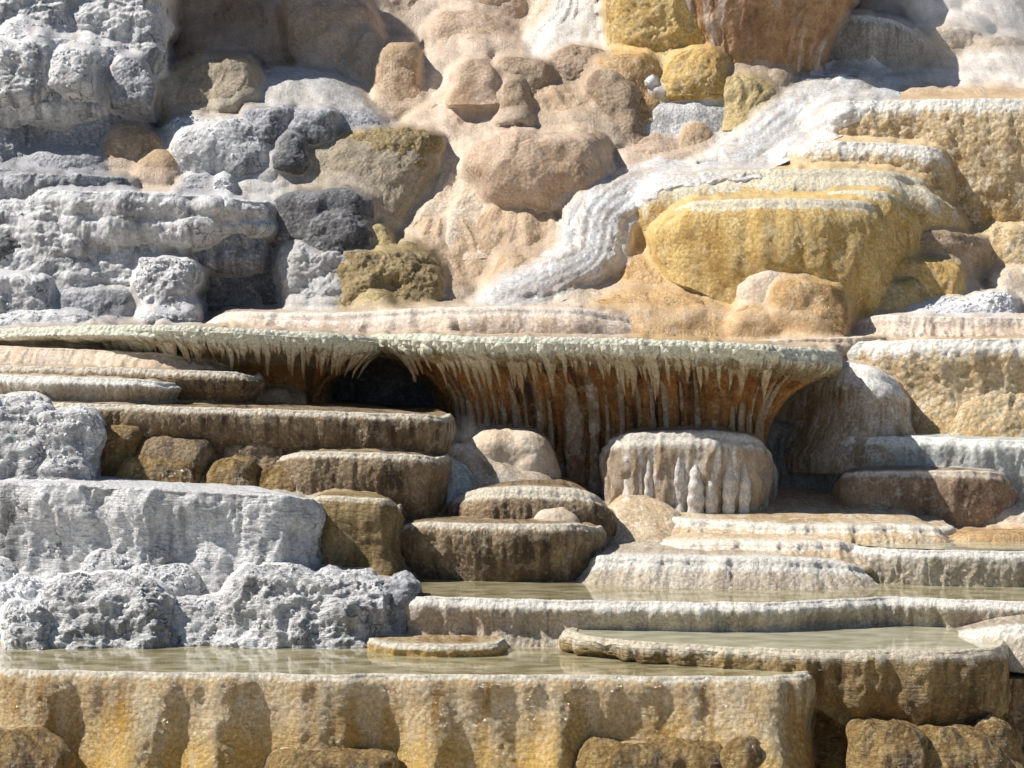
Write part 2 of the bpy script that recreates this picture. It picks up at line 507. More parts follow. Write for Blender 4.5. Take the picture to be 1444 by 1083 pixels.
WHITE = rock("white_crust", (.78, .77, .765), (.56, .555, .56), (.20, .20, .21), blotch=(.28, .28, .295), blotch_amt=.7, stain_amt=.9, streak=5, dust=(.86, .86, .86), dust_amt=.75, knob=.8, knob_s=11, bump=.9, crack=.85)
WHITEL = rock("white_layered", (.82, .81, .80), (.66, .655, .65), (.26, .26, .265), blotch=(.34, .34, .345), blotch_amt=.55, stain_amt=.85, streak=4, dust=(.88, .87, .86), dust_amt=.7, knob=.6, knob_s=16, lam=.8, bump=1.0, crack=.85)
GREY = rock("grey_crust", (.42, .42, .445), (.26, .265, .29), (.10, .10, .11), blotch=(.62, .62, .635), blotch_amt=.45, stain_amt=.8, dust=(.74, .74, .75), dust_amt=.4, knob=.8, bump=.85)
GREYS = rock("smooth_grey", (.52, .51, .50), (.43, .42, .41), (.27, .25, .23), blotch=(.62, .61, .6), blotch_amt=.3, stain_amt=.4, knob=.2, bump=.5, contrast=.6)
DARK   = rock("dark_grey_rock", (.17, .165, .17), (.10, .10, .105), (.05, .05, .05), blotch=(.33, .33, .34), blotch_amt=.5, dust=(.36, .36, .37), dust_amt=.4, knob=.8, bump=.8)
TAN = rock("tan_travertine", (.60, .44, .295), (.48, .335, .205), (.33, .195, .09), blotch=(.68, .56, .42), blotch_amt=.45, stain_amt=.7, streak=3.5, knob=.25, knob_s=22, bump=.6, rough=.6, wet=.2, contrast=.7, cap=(.47, .325, .19), cap_h=.42)
PINK = rock("pinkish_travertine", (.61, .465, .35), (.51, .37, .265), (.36, .225, .125), blotch=(.68, .57, .46), blotch_amt=.45, stain_amt=.6, streak=3.5, knob=.35, knob_s=16, bump=.65, contrast=.7, cap=(.48, .355, .255), cap_h=.38)
PALE = rock("pale_travertine", (.70, .585, .46), (.60, .465, .335), (.44, .295, .165), blotch=(.76, .69, .59), blotch_amt=.5, stain_amt=.5, streak=4, knob=.3, knob_s=18, bump=.55, wet=.2, contrast=.7)
BROWN = rock("brown_travertine", (.46, .335, .225), (.33, .23, .14), (.17, .10, .05), blotch=(.58, .46, .34), blotch_amt=.5, stain_amt=.6, streak=4, knob=.4, bump=.7, rough=.55, wet=.25)
SHADET = rock("shaded_tan", (.52, .41, .31), (.42, .32, .235), (.27, .19, .125), blotch=(.58, .49, .40), blotch_amt=.3, stain_amt=.5, streak=3, knob=.2, bump=.5, contrast=.6)  # copy of tan with shade put into the colour, for the shaded upper slopes
ORANGE = rock("orange_wet_travertine", (.60, .395, .19), (.47, .28, .105), (.31, .155, .04), blotch=(.72, .56, .37), blotch_amt=.5, stain_amt=.75, streak=4.5, knob=.3, knob_s=20, bump=.7, rough=.4, wet=.25)
GOLD = rock("golden_travertine", (.70, .50, .19), (.60, .385, .115), (.43, .235, .045), cap=(.80, .71, .53), cap_h=.09, blotch=(.78, .65, .42), blotch_amt=.45, stain_amt=.85, streak=5.5, knob=.35, bump=.85, rough=.45, wet=.3)
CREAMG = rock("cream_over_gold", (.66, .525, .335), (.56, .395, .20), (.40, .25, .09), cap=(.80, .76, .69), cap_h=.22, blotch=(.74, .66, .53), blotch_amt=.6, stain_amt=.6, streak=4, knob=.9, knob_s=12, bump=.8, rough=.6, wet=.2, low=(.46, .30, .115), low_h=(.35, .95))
OLIVE = rock("olive_travertine", (.36, .265, .115), (.26, .185, .075), (.15, .10, .04), blotch=(.46, .38, .24), blotch_amt=.4, stain_amt=.6, knob=.6, bump=.8, rough=.6, wet=.2)
OLTAN  = rock("gold_topped_grey_tan", (.40, .33, .235), (.33, .27, .19), (.22, .15, .07), cap=(.44, .32, .10), cap_h=.55, stain_amt=.5, knob=.4, bump=.6, rough=.6, wet=.2)
LICHEN = rock("yellow_green_travertine", (.54, .42, .20), (.43, .32, .135), (.29, .20, .07), blotch=(.62, .53, .36), blotch_amt=.4, knob=.6, bump=.7, rough=.6, wet=.2)
FRINGE = rock("algae_fringe", (.42, .32, .19), (.30, .21, .115), (.16, .09, .038), cap=(.76, .745, .60), cap_h=.19, blotch=(.38, .365, .20), blotch_amt=.6, stain_amt=.7, streak=9, knob=.9, knob_s=16, bump=1.0, rough=.6, wet=.2)
FRINGEF = rock("rusty_wall", (.46, .215, .062), (.27, .115, .03), (.045, .022, .01), blotch=(.52, .37, .22), blotch_amt=.45, stain_amt=1.0, streak=6, knob=.3, bump=1.0, rough=.4, wet=.25)
STALA = rock("stalactite_lime", (.60, .52, .37), (.44, .35, .22), (.26, .155, .065), stain_amt=.8, streak=10, cap=(.72, .69, .55), cap_h=.30, low=(.36, .22, .10), low_h=(.5, 1.05), knob=.4, knob_s=30, bump=.7, rough=.45, wet=.2)
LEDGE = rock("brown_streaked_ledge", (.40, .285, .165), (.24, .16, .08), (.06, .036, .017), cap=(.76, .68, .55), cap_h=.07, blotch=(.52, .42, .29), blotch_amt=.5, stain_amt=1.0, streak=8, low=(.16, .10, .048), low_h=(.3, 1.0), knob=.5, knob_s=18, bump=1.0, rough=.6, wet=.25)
LEDGEL = rock("pale_streaked_ledge", (.62, .545, .44), (.52, .43, .32), (.27, .21, .145), cap=(.78, .74, .67), cap_h=.12, blotch=(.68, .62, .53), blotch_amt=.5, stain_amt=.75, streak=9, knob=.5, knob_s=16, bump=.8, rough=.6, wet=.3)
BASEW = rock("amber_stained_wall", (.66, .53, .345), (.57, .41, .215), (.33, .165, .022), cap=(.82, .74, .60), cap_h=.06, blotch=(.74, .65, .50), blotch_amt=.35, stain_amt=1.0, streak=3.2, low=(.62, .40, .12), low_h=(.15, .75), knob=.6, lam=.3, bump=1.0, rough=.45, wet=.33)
AMBER = rock("amber_brown_rock", (.40, .265, .10), (.25, .15, .046), (.09, .048, .016), cap=(.58, .45, .26), cap_h=.08, blotch=(.54, .40, .19), blotch_amt=.6, stain_amt=.95, streak=5, knob=.9, lam=.6, bump=1.1, rough=.5, wet=.3)
OLBLOCK = rock("olive_brown_wall", (.38, .285, .15), (.26, .185, .085), (.13, .085, .03), cap=(.68, .60, .46), cap_h=.06, stain_amt=.9, streak=6, knob=.6, lam=.5, bump=.95)
BLUISH = rock("bluish_white_ledge", (.58, .60, .58), (.44, .46, .45), (.26, .26, .24), cap=(.78, .78, .73), cap_h=.14, stain_amt=.7, streak=6, knob=.3, bump=.6, wet=.25)
RUST = rock("rusty_ledge", (.38, .275, .19), (.26, .175, .11), (.11, .07, .04), cap=(.66, .57, .46), cap_h=.08, blotch=(.54, .48, .40), blotch_amt=.55, stain_amt=.9, streak=4, knob=.3, bump=.8, wet=.25)
PINKL  = rock("pinkish_cream_ledge", (.70, .58, .48), (.62, .48, .365), (.42, .28, .15), cap=(.76, .66, .56), cap_h=.08, blotch=(.76, .70, .64), blotch_amt=.5, stain_amt=.5, streak=4, knob=.25, bump=.5, wet=.3)
DRAPED = rock("draped_lime", (.55, .47, .38), (.43, .34, .24), (.24, .15, .075), cap=(.74, .72, .68), cap_h=.25, blotch=(.66, .64, .6), blotch_amt=.6, stain_amt=.8, streak=9, knob=.15, bump=.6, wet=.25)
WHITED = rock("white_streaked_block", (.44, .345, .25), (.32, .225, .14), (.80, .77, .73), blotch=(.22, .165, .07), blotch_amt=.5, stain_amt=1.0, streak=5.5, cap=(.62, .57, .50), cap_h=.14, knob=.2, bump=.6, wet=.2)
GREYF  = rock("grey_streaked_fall", (.40, .395, .385), (.29, .285, .275), (.15, .135, .115), cap=(.62, .61, .6), cap_h=.12, stain_amt=.8, streak=7, knob=.3, bump=.6)
COLUMN = rock("brown_column", (.40, .235, .11), (.26, .135, .06), (.58, .50, .42), stain_amt=.75, streak=5, blotch=(.16, .08, .04), blotch_amt=.6, knob=.2, bump=.6, rough=.55, wet=.2)
SALT   = rock("white_salt_crumb", (.86, .86, .87), (.80, .80, .82), (.66, .66, .68), stain_amt=.3, knob=1.0, knob_s=14, bump=.9)
BASINM = rock("cream_over_amber", (.40, .27, .105), (.26, .16, .052), (.11, .062, .02), cap=(.74, .65, .50), cap_h=.12, blotch=(.54, .41, .21), blotch_amt=.5, stain_amt=.9, streak=5, knob=.6, lam=.6, bump=1.0, rough=.55, wet=.3)
RIBM   = rock("brown_dripstone", (.40, .31, .21), (.29, .21, .13), (.17, .10, .045), cap=(.56, .52, .44), cap_h=.4, blotch=(.54, .48, .40), blotch_amt=.6, stain_amt=.8, streak=7, knob=.3, bump=.7, rough=.5, wet=.25)
FLATT = rock("terrace_flat", (.68, .54, .37), (.58, .43, .26), (.42, .28, .13), blotch=(.80, .74, .65), blotch_amt=.7, stain_amt=.5, streak=6, knob=.3, bump=.6, rough=.45, wet=.25, cap=(.78, .71, .60), cap_h=.05)
FOAM = rock("foaming_water", (.76, .76, .765), (.60, .575, .55), (.50, .42, .34), stain_amt=.6, streak=5, blotch=(.54, .45, .36), blotch_amt=.7, knob=.15, bump=.4, rough=.3, wet=.15)
MIST = rock("haze_whitened_crust", (.86, .80, .74), (.76, .68, .60), (.60, .50, .42), blotch=(.88, .85, .82), blotch_amt=.5, stain_amt=.4, streak=4, knob=.5, knob_s=14, bump=.6, contrast=.6)  # the haze of the top right corner is put into this whiter colour
FROST  = rock("frosted_grey_white", (.70, .69, .67), (.52, .51, .49), (.36, .34, .31), blotch=(.80, .79, .78), blotch_amt=.5, stain_amt=.5, streak=9, knob=.5, knob_s=18, bump=.7)
GOLDC  = rock("cream_topped_gold", (.70, .52, .24), (.60, .40, .14), (.43, .245, .055), cap=(.80, .72, .55), cap_h=.42, blotch=(.80, .70, .50), blotch_amt=.5, stain_amt=.8, streak=5.5, knob=.4, bump=.85, rough=.45, wet=.25)
LIMEW  = rock("white_lime_drape", (.74, .70, .65), (.60, .54, .47), (.40, .31, .22), stain_amt=.6, streak=9, knob=.2, bump=.6, rough=.55, wet=.2)
HILL = rock("hillside_rock", (.52, .42, .33), (.43, .33, .25), (.30, .225, .155), blotch=(.62, .54, .45), blotch_amt=.3, stain_amt=.3, knob=.3, knob_s=20, bump=.55, zones=1, rough=.65, wet=.15, contrast=.6)

def water_mat(name, c1, c2, bump=.05):
    m = bpy.data.materials.new(name); m.use_nodes = True
    nt = m.node_tree; L = nt.links; b = nt.nodes["Principled BSDF"]
    co = _n(nt, "ShaderNodeTexCoord")
    mp = _n(nt, "ShaderNodeMapping"); mp.inputs["Scale"].default_value = (1.2, 2.2, 1); L.new(co.outputs["Object"], mp.inputs[0])
    n1 = _n(nt, "ShaderNodeTexNoise"); n1.inputs["Scale"].default_value = 1.7; n1.inputs["Detail"].default_value = 5; L.new(mp.outputs[0], n1.inputs["Vector"])
    mx = _n(nt, "ShaderNodeMix", data_type='RGBA'); mx.inputs[6].default_value = (*c1, 1); mx.inputs[7].default_value = (*c2, 1)
    mr = _n(nt, "ShaderNodeMapRange"); mr.inputs[1].default_value = .38; mr.inputs[2].default_value = .62; L.new(n1.outputs["Fac"], mr.inputs[0])
    L.new(mr.outputs[0], mx.inputs[0]); L.new(mx.outputs[2], b.inputs["Base Color"])
    b.inputs["Roughness"].default_value = .04; b.inputs["IOR"].default_value = 1.33
    mp2 = _n(nt, "ShaderNodeMapping"); mp2.inputs["Scale"].default_value = (2.0, 5.0, 1); L.new(co.outputs["Object"], mp2.inputs[0])
    n2 = _n(nt, "ShaderNodeTexNoise"); n2.inputs["Scale"].default_value = 2.2; n2.inputs["Detail"].default_value = 3; L.new(mp2.outputs[0], n2.inputs["Vector"])
    bu = _n(nt, "ShaderNodeBump"); bu.inputs["Strength"].default_value = bump; bu.inputs["Distance"].default_value = .03
    L.new(n2.outputs["Fac"], bu.inputs["Height"]); L.new(bu.outputs[0], b.inputs["Normal"])
    return m
WATER = water_mat("shallow_pool_water", (.40, .355, .225), (.19, .16, .08), .035)
WATERB = water_mat("shallow_basin_water", (.50, .475, .35), (.32, .30, .20), .03)

def sheet(name, pts, mat, kind='structure', thick=None):
    """a level sheet of water: pts (px, py, d) outline; every point is put at the first point's height"""
    P = [W(*p) for p in pts]
    z = P[0][2]
    V = [(p[0], p[1], z) for p in P]
    me = bpy.data.meshes.new(name)
    org = np.mean(V, axis=0)
    me.from_pydata([tuple(np.array(v) - org) for v in V], [], [tuple(range(len(V)))])
    # face up
    if me.polygons[0].normal.z < 0: me.flip_normals()
    me.materials.append(mat)
    o = bpy.data.objects.new(name, me); sc.collection.objects.link(o); o.location = org
    o['kind'] = kind
    return o
M, T = mound, terrace

# ================================================================== UPPER LEFT: white and grey crusted crags
G1 = "white crusted crags at the upper left"
M('crusted_crag', 'tall white crusted crag at the top edge, beside the shaded hollow', 47.6, [(-380, 100, 220), (-300, 60, 262), (-160, 70, 280), (-70, 80, 262), (-20, 86, 228), (0, 88, 220), (40, 88, 218), (92, 95, 214)], WHITE, 'crag', k=.85, lean=.5, cat='rock', group=G1)  # unseen top above the frame is extended and overhung to shade the hollow
M('crusted_crag', 'broad white crusted crag with a rough ragged top at the left edge', 46.9, [(42, -20, 70), (52, -60, 120), (75, -75, 152), (120, -80, 158), (150, -85, 150)], WHITE, 'crag', k=.7, cat='rock', group=G1)
M('crusted_crag', 'white knob with a flat top tucked under the tall crag', 46.7, (68, 72, 128, 118), WHITE, 'crust', prof='block', cat='rock', group=G1)
M('crusted_crag', 'white crag top cut off by the upper left corner', 48.0, (-90, -60, 96, 60), WHITE, 'crag', prof='block', cat='rock', group=G1)
M('crusted_crag', 'low white crag wedge at the left edge above the grey knobbly mounds', 46.6, (-50, 62, 58, 132), WHITE, 'crust', prof='block', cat='rock', group=G1)
G2 = "grey knobbly mounds at the left"
M('knobbly_mound', 'large grey knobbly mound below the white crags, before the dark hollow', 46.9, [(116, 82, 110), (124, 62, 130), (142, 47, 158), (170, 38, 182), (210, 30, 196), (240, 26, 200)], GREY, 'crust', cat='mound', group=G2)
M('knobbly_mound', 'half cut off grey knobbly mound at the left edge', 46.7, (-70, 130, 50, 250), GREY, 'crust', prof='dome', cat='mound', group=G2)
M('knobbly_mound', 'small dark grey lump between the white crag and the shaded hollow', 47.0, (150, 80, 212, 140), GREY, 'crust', prof='dome', cat='mound', group=G2)
M('hollow_slope', 'dark smooth slope in the shade beside the tall white crag', 50.0, [(-60, 230, 330), (0, 215, 420), (80, 205, 470), (150, 200, 520), (200, 200, 560)], SHADET, 'smooth', k=.5, lean=.6, cat='slope')
M('apron_slope', 'long smooth tan apron sweeping down from the top edge to the right', 50.4, [(-150, 300, 640), (-40, 290, 640), (30, 310, 660), (90, 380, 640), (140, 450, 610), (190, 520, 600)], SHADET, 'cone', k=.35, lean=.8, cat='slope')
M('draped_mound', 'brown ridged mound with a cracked right edge left of the smooth grey dome', 47.9, [(70, 262, 285), (82, 240, 330), (100, 222, 352), (130, 200, 360), (165, 190, 352), (195, 180, 345)], OLTAN, [('fbm', .9, .09), ('flute', .34, .09), ('fbm', .1, .015)], cat='mound')
M('smooth_dome', 'smooth grey dome split from the brown ridged mound by a dark crack', 47.7, [(90, 365, 405), (97, 352, 440), (112, 345, 480), (140, 330, 520), (170, 315, 545), (195, 305, 555)], GREYS, [('fbm', 1.0, .06), ('gully', .5, .05), ('fbm', .08, .008)], k=.8, cat='mound')
G3 = "pale grey crust lumps round the white boulder"
M('crust_lump', 'pale crust lump directly under the smooth grey dome', 46.9, (338, 152, 412, 196), GREY, 'crust', prof='block', cat='rock', group=G3)
M('crust_lump', 'dark sided crust lump under the right flank of the smooth grey dome', 46.9, (398, 156, 470, 196), GREY, 'crust', prof='block', cat='rock', group=G3)
M('crust_lump', 'flat whitish crust patch behind the white boulder', 47.1, (212, 162, 326, 222), WHITE, 'crust', prof='dome', cat='rock', group=G3)
M('crust_lump', 'pale crust shelf left of the gold topped slope', 47.3, (438, 157, 548, 200), GREY, 'crust', prof='dome', cat='rock', group=G3)
M('white_boulder', 'big rounded white boulder in the middle of the upper left rocks', 46.3, [(173, 285, 345), (178, 255, 362), (190, 238, 372), (210, 232, 380), (232, 238, 382), (255, 250, 372), (272, 255, 360)], WHITE, [('fbm', .7, .06), ('cell', .4, .06), ('cell', .09, .02), ('fbm', .05, .012)], k=.8, cat='boulder')
M('crust_lump', 'little grey cobble under the left side of the white boulder', 45.9, (240, 249, 304, 285), GREY, 'crust', prof='dome', cat='rock', group=G3)
M('crust_lump', 'little white cobble under the middle of the white boulder', 45.95, (293, 252, 330, 282), WHITE, 'crust', prof='dome', cat='rock', group=G3)
M('tan_hump', 'smooth tan knob between the white boulder and the grey ledges', 46.2, [(214, 205, 232), (222, 195, 240), (240, 182, 246), (262, 172, 246), (280, 168, 244)], TAN, 'smooth', cat='mound')
M('brown_lump', 'brown and cream lump left of the white boulder', 46.6, [(180, 150, 205), (188, 135, 218), (205, 128, 224), (235, 125, 216), (258, 120, 205)], BROWN, 'lump', cat='rock')
G4 = "low grey ledges at the left edge"
M('crust_lump', 'long whitish lump below the big grey knobbly mound', 46.3, [(208, 70, 110), (216, 35, 135), (232, 22, 142), (255, 15, 150)], GREY, 'lump', cat='rock', group=G3)
T('grey_ledge', 'upper of the two thin grey ledges at the left edge', [(-90, 232, 46.4), (0, 238, 45.9), (50, 243, 45.8), (70, 248, 46.1), (78, None, 46.8)], [(-90, 268), (80, 272)], [(0, 0), (.3, .04), (1, -.1)], GREY, 'crust', depth=.8, group=G4)
T('grey_ledge', 'longer of the two thin grey ledges, ending under the tan knob', [(-90, 250, 46.0), (40, 246, 45.6), (120, 247, 45.6), (172, 252, 45.8), (186, None, 46.5)], [(-90, 292), (190, 288)], [(0, 0), (.3, .04), (1, -.1)], GREY, 'crust', depth=.8, group=G4)
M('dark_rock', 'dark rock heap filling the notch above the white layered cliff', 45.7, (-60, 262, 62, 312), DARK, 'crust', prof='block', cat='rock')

# gold topped slope and dark rocks right of the white boulder
M('gold_topped_slope', 'rounded grey tan slope with a golden crust along its top', 45.7, [(190, 480, 600), (200, 440, 616), (222, 415, 614), (250, 390, 604), (290, 360, 585), (330, 335, 560), (352, 325, 545)], OLTAN, 'smooth', k=.5, lean=.5, cat='slope', irr=.05)
M('pale_shoulder', 'pale grey shoulder leaning against the gold topped slope beside the white boulder', 46.2, [(232, 385, 402), (242, 352, 412), (262, 330, 410), (290, 318, 400), (305, 310, 395)], GREYS, 'smooth', cat='mound')
M('pebbly_lump', 'dark little knob caught between white boulder and gold topped slope', 46.5, (384, 190, 432, 235), DARK, 'crust', prof='dome', cat='rock')
M('golden_crust', 'knobbly dark golden crust along the top of the grey tan slope', 46.6, [(184, 490, 590), (190, 465, 612), (205, 470, 618), (228, 520, 612), (240, 560, 605)], OLIVE, 'crust', k=.45, lean=.6, cat='rock')
GD = "dark grey rocks under the gold topped slope"
M('dark_rock', 'dark rock with a pale dusty top leaning on the gold topped slope', 45.2, [(270, 405, 500), (280, 385, 515), (305, 380, 520), (335, 375, 516)], DARK, 'lump', cat='rock', group=GD)
M('dark_rock', 'rounded dark rock just above the white and olive block', 44.95, [(306, 440, 505), (318, 425, 515), (340, 420, 518), (360, 418, 516)], DARK, 'crust', cat='rock', group=GD)
M('dark_rock', 'small dark rock in the shaded gap beside the white layered cliff', 45.5, (375, 285, 412, 345), DARK, 'crust', prof='dome', cat='rock', group=GD)

# white layered cliff
GC = "blocks of the white layered cliff"
T('white_cliff', 'broad topmost tier of the white layered cliff', [(40, 275, 45.9), (70, 270, 45.2), (160, 270, 44.95), (260, 275, 44.9), (340, 281, 44.95), (368, 286, 45.2), (378, None, 46)], [(40, 350), (200, 360), (380, 345)], [(0, 0), (.15, .08), (.4, .02), (.55, .10), (.8, -.05), (1, -.6)], WHITE, 'crag', depth=1.2, cat='cliff', group=GC)
M('white_cliff', 'left tier of the white layered cliff touching the left edge', 44.75, [(296, -60, 120), (305, -70, 160), (330, -80, 172), (370, -80, 165), (400, -80, 160)], WHITE, 'crag', k=.4, cat='cliff', group=GC)
M('white_cliff', 'middle bulging tier of the white layered cliff', 44.6, [(318, 110, 180), (326, 70, 220), (350, 58, 240), (390, 60, 245), (435, 65, 240)], WHITE, 'crag', k=.4, cat='cliff', group=GC)
M('white_cliff', 'upright white block standing before the dark recess', 44.1, [(366, 192, 250), (370, 189, 262), (390, 187, 266), (420, 188, 268), (452, 186, 285)], WHITE, 'crust', k=.7, n=3, cat='cliff', group=GC)
M('recess_rock', 'shadowed grey knobs in the recess right of the upright white block', 45.1, [(310, 250, 380), (325, 230, 400), (370, 235, 412), (420, 250, 415), (450, 255, 415)], DARK, 'crag', k=.5, cat='rock')  # the shade of the recess is put into the dark colour
M('recess_rock', 'pale grey knobs hanging over the dark recess', 44.9, (262, 312, 372, 368), GREY, 'crag', prof='boulder', cat='rock')
M('white_cliff', 'smooth white block cut off by the left edge', 44.2, [(395, -60, 60), (400, -70, 66), (425, -70, 69), (452, -70, 70)], WHITE, 'crust', k=.6, n=3, cat='cliff', group=GC)
M('white_cliff', 'low dark topped block at the foot of the white layered cliff', 44.3, [(411, 90, 170), (416, 78, 182), (435, 74, 188), (458, 72, 190)], GREY, 'crust', k=.6, n=3, cat='cliff', group=GC)
M('white_cliff', 'shaded dark base in the gap of the white layered cliff at the left', 44.7, (-60, 322, 56, 420), DARK, 'crust', prof='block', cat='cliff', group=GC)
M('crust_bank', 'low white crust bank behind the green fringed ledge at the left', 43.9, [(443, -60, 110), (450, -80, 135), (475, -80, 160)], WHITE, 'crust', k=.5, cat='bank')
M('split_block', 'white block with dark streaks beside the olive one', 44.5, [(354, 402, 485), (357, 397, 496), (370, 394, 500), (405, 397, 500), (445, 398, 500)], GREYS, 'crust', k=.7, n=3, cat='rock')
M('olive_block', 'knobbly olive gold block joined to the white streaked block', 44.4, [(357, 490, 560), (360, 482, 596), (372, 474, 612), (400, 468, 616), (445, 462, 612)], OLIVE, 'crust', k=.6, n=3, cat='rock')
M('olive_lump', 'small yellow olive lump at the foot of the olive gold block', 44.0, (498, 411, 556, 448), LICHEN, 'lump', prof='dome', cat='rock')
M('brown_lump', 'dark brown lump between the olive gold block and the white water', 44.6, [(398, 615, 650), (404, 600, 662), (420, 596, 668), (445, 590, 668)], BROWN, 'lump', cat='rock')

# ================================================================== UPPER MIDDLE: tan mounds
GT = "tan mounds in the upper middle"
M('tan_mound', 'narrow shaded mound at the top edge near the left third', 50.3, [(-40, 420, 470), (10, 395, 520), (60, 400, 530), (110, 430, 530)], SHADET, 'smooth', cat='mound', group=GT)
M('tan_mound', 'small shaded mound left of the sunlit upright one', 50.0, (488, 36, 546, 115), SHADET, 'smooth', prof='dome', cat='mound', group=GT)
M('tan_mound', 'upright tan mound with a sunlit flank, above the white trickle', 49.35, [(63, 545, 570), (75, 535, 584), (100, 530, 592), (135, 528, 596), (170, 520, 600)], TAN, 'smooth', k=.5, cat='mound', group=GT)
M('tan_mound', 'round shaded mound with lobed crown at the top edge', 50.35, [(5, 635, 668), (15, 615, 690), (40, 600, 715), (60, 597, 738), (76, 595, 752)], PINK, 'lump', cat='mound', group=GT)
M('tan_mound', 'broad mound behind the round lobed one, cut off by the top edge', 51.4, [(-40, 640, 720), (0, 625, 742), (40, 640, 750), (80, 640, 760)], PINK, 'lump', cat='mound', group=GT)
M('tan_mound', 'small egg shaped lump at the foot of the lobed mound', 50.3, (646, 48, 694, 92), PINK, 'smooth', prof='dome', cat='mound', group=GT)
M('tan_mound', 'pale mound at the top edge left of the white fan', 51.6, (735, -60, 815, 60), PALE, 'smooth', prof='dome', cat='mound', group=GT)
M('white_fan', 'white frothy fan of wet mineral spreading down from the top edge', 50.2, [(-60, 800, 850), (-5, 790, 860), (20, 775, 868), (50, 752, 878), (78, 735, 890), (95, 728, 900)], FROST, 'cone', k=.6, lean=.6, cat='fan')
M('pale_slope', 'pale tan slope between the sunlit upright mound and the row of brown hummocks', 49.0, [(76, 600, 680), (90, 588, 720), (120, 572, 745), (150, 560, 760), (190, 545, 770)], PALE, 'cone', k=.45, lean=.7, cat='slope')
GB = "brown hummocks in a row across the upper middle"
M('brown_hummock', 'rounded brown hummock, leftmost of the row', 48.35, (640, 80, 702, 122), PINK, 'lump', prof='dome', k=.6, cat='rock', group=GB)
M('brown_hummock', 'dark brown hummock with a flat top in the middle of the row', 48.55, (695, 78, 778, 125), BROWN, 'lump', prof='boulder', k=.6, cat='rock', group=GB)
M('brown_hummock', 'longest brown hummock, directly below the white fan', 48.85, (770, 68, 872, 118), BROWN, 'crust', prof='boulder', k=.6, cat='rock', group=GB)
M('brown_hummock', 'golden brown wet lump at the right end of the row', 48.45, [(76, 852, 915), (84, 842, 926), (105, 840, 930), (135, 845, 930)], ORANGE, 'lump', k=.6, cat='rock', group=GB)
M('brown_hummock', 'tiny dark cap lump tucked between two tan mounds', 48.15, (706, 108, 744, 150), BROWN, 'lump', prof='dome', k=.6, cat='rock', group=GB)
M('tan_mound', 'wide tan mound below the brown hummocks, centre left', 47.85, [(104, 672, 708), (112, 655, 728), (128, 625, 742), (148, 597, 765), (170, 565, 785), (190, 540, 800)], PINK, 'cone', k=0.75, lean=.5, irr=.05, cat='mound', group=GT)
M('tan_mound', 'tan mound with a flat golden crown right of the wide one', 47.65, [(114, 755, 805), (121, 742, 828), (133, 736, 850), (150, 738, 874), (172, 742, 896), (195, 745, 905), (215, 748, 910)], TAN, 'cone', k=0.85, lean=.4, irr=.05, cat='mound', group=GT)
M('gold_brown_mound', 'dark golden wet mound under the right end of the brown hummocks', 48.15, [(97, 842, 872), (108, 828, 888), (125, 826, 900), (145, 835, 908), (165, 850, 912)], BROWN, 'lump', k=0.95, cat='mound')
M('frosted_mound', 'grey mound frosted white, left of the white cascade', 48.0, [(121, 940, 985), (128, 915, 1015), (142, 895, 1042), (162, 880, 1056), (190, 868, 1062)], FROST, 'lump', k=.6, lean=.5, irr=.05, cat='mound')
M('tan_mound', 'low tan mound at the foot of the frosted grey mound', 47.25, [(184, 920, 945), (192, 900, 960), (208, 878, 976), (225, 862, 990), (240, 850, 1000)], PINK, 'cone', k=.7, lean=.5, irr=.05, cat='mound', group=GT)
M('tan_mound', 'brown lump between frosted grey mound and white cascade', 47.65, (950, 165, 1018, 245), TAN, 'lump', prof='dome', cat='mound', group=GT)
M('wet_brown_bank', 'wet brown bank along the left side of the white cascade', 48.4, [(138, 1055, 1095), (150, 1040, 1100), (180, 1030, 1085), (215, 1015, 1065), (235, 1010, 1050)], ORANGE, 'lump', cat='bank')
M('tan_boulder', 'biggest tan boulder, flat topped and pitted, in the centre of the slope', 45.90, [(190, 700, 815), (195, 682, 842), (208, 664, 858), (235, 655, 866), (262, 668, 864), (285, 690, 850), (298, 715, 830)], PINK, [('fbm', .9, .08), ('flute', .5, .07), ('cell', .35, .05), ('cell', .08, .01), ('fbm', .05, .010)], k=0.9, lean=.15, n=2.6, cat='boulder')
GF = "draped tan fans below the biggest boulder"
M('draped_fan', 'pale draped fan against the left side of the biggest tan boulder', 45.95, [(196, 650, 715), (212, 625, 730), (238, 608, 742), (270, 588, 752), (305, 560, 762)], PALE, 'cone', k=0.8, lean=.6, irr=.05, cat='fan', group=GF)
M('draped_fan', 'brown backed fan with a rounded right shoulder beside the white water', 45.15, [(275, 708, 748), (283, 692, 766), (300, 672, 780), (325, 655, 792), (352, 640, 804), (380, 630, 810)], TAN, 'cone', k=0.8, lean=.5, irr=.05, cat='fan', group=GF)
M('draped_fan', 'wide low golden tan fan above the dark brown lump', 44.65, [(300, 605, 650), (310, 575, 672), (332, 550, 696), (362, 532, 720), (392, 520, 735), (420, 515, 742)], TAN, 'cone', k=0.8, lean=.6, irr=.05, cat='fan', group=GF)
M('draped_fan', 'yellow olive edge of the tan fans above the olive gold block', 44.85, (495, 315, 565, 395), LICHEN, 'smooth', prof='dome', k=0.8, cat='fan', group=GF)
M('draped_fan', 'smooth tan knee between the fans and the white water', 44.65, [(360, 705, 745), (368, 700, 768), (385, 690, 772), (412, 675, 765)], TAN, 'smooth', k=0.8, cat='fan', group=GF)

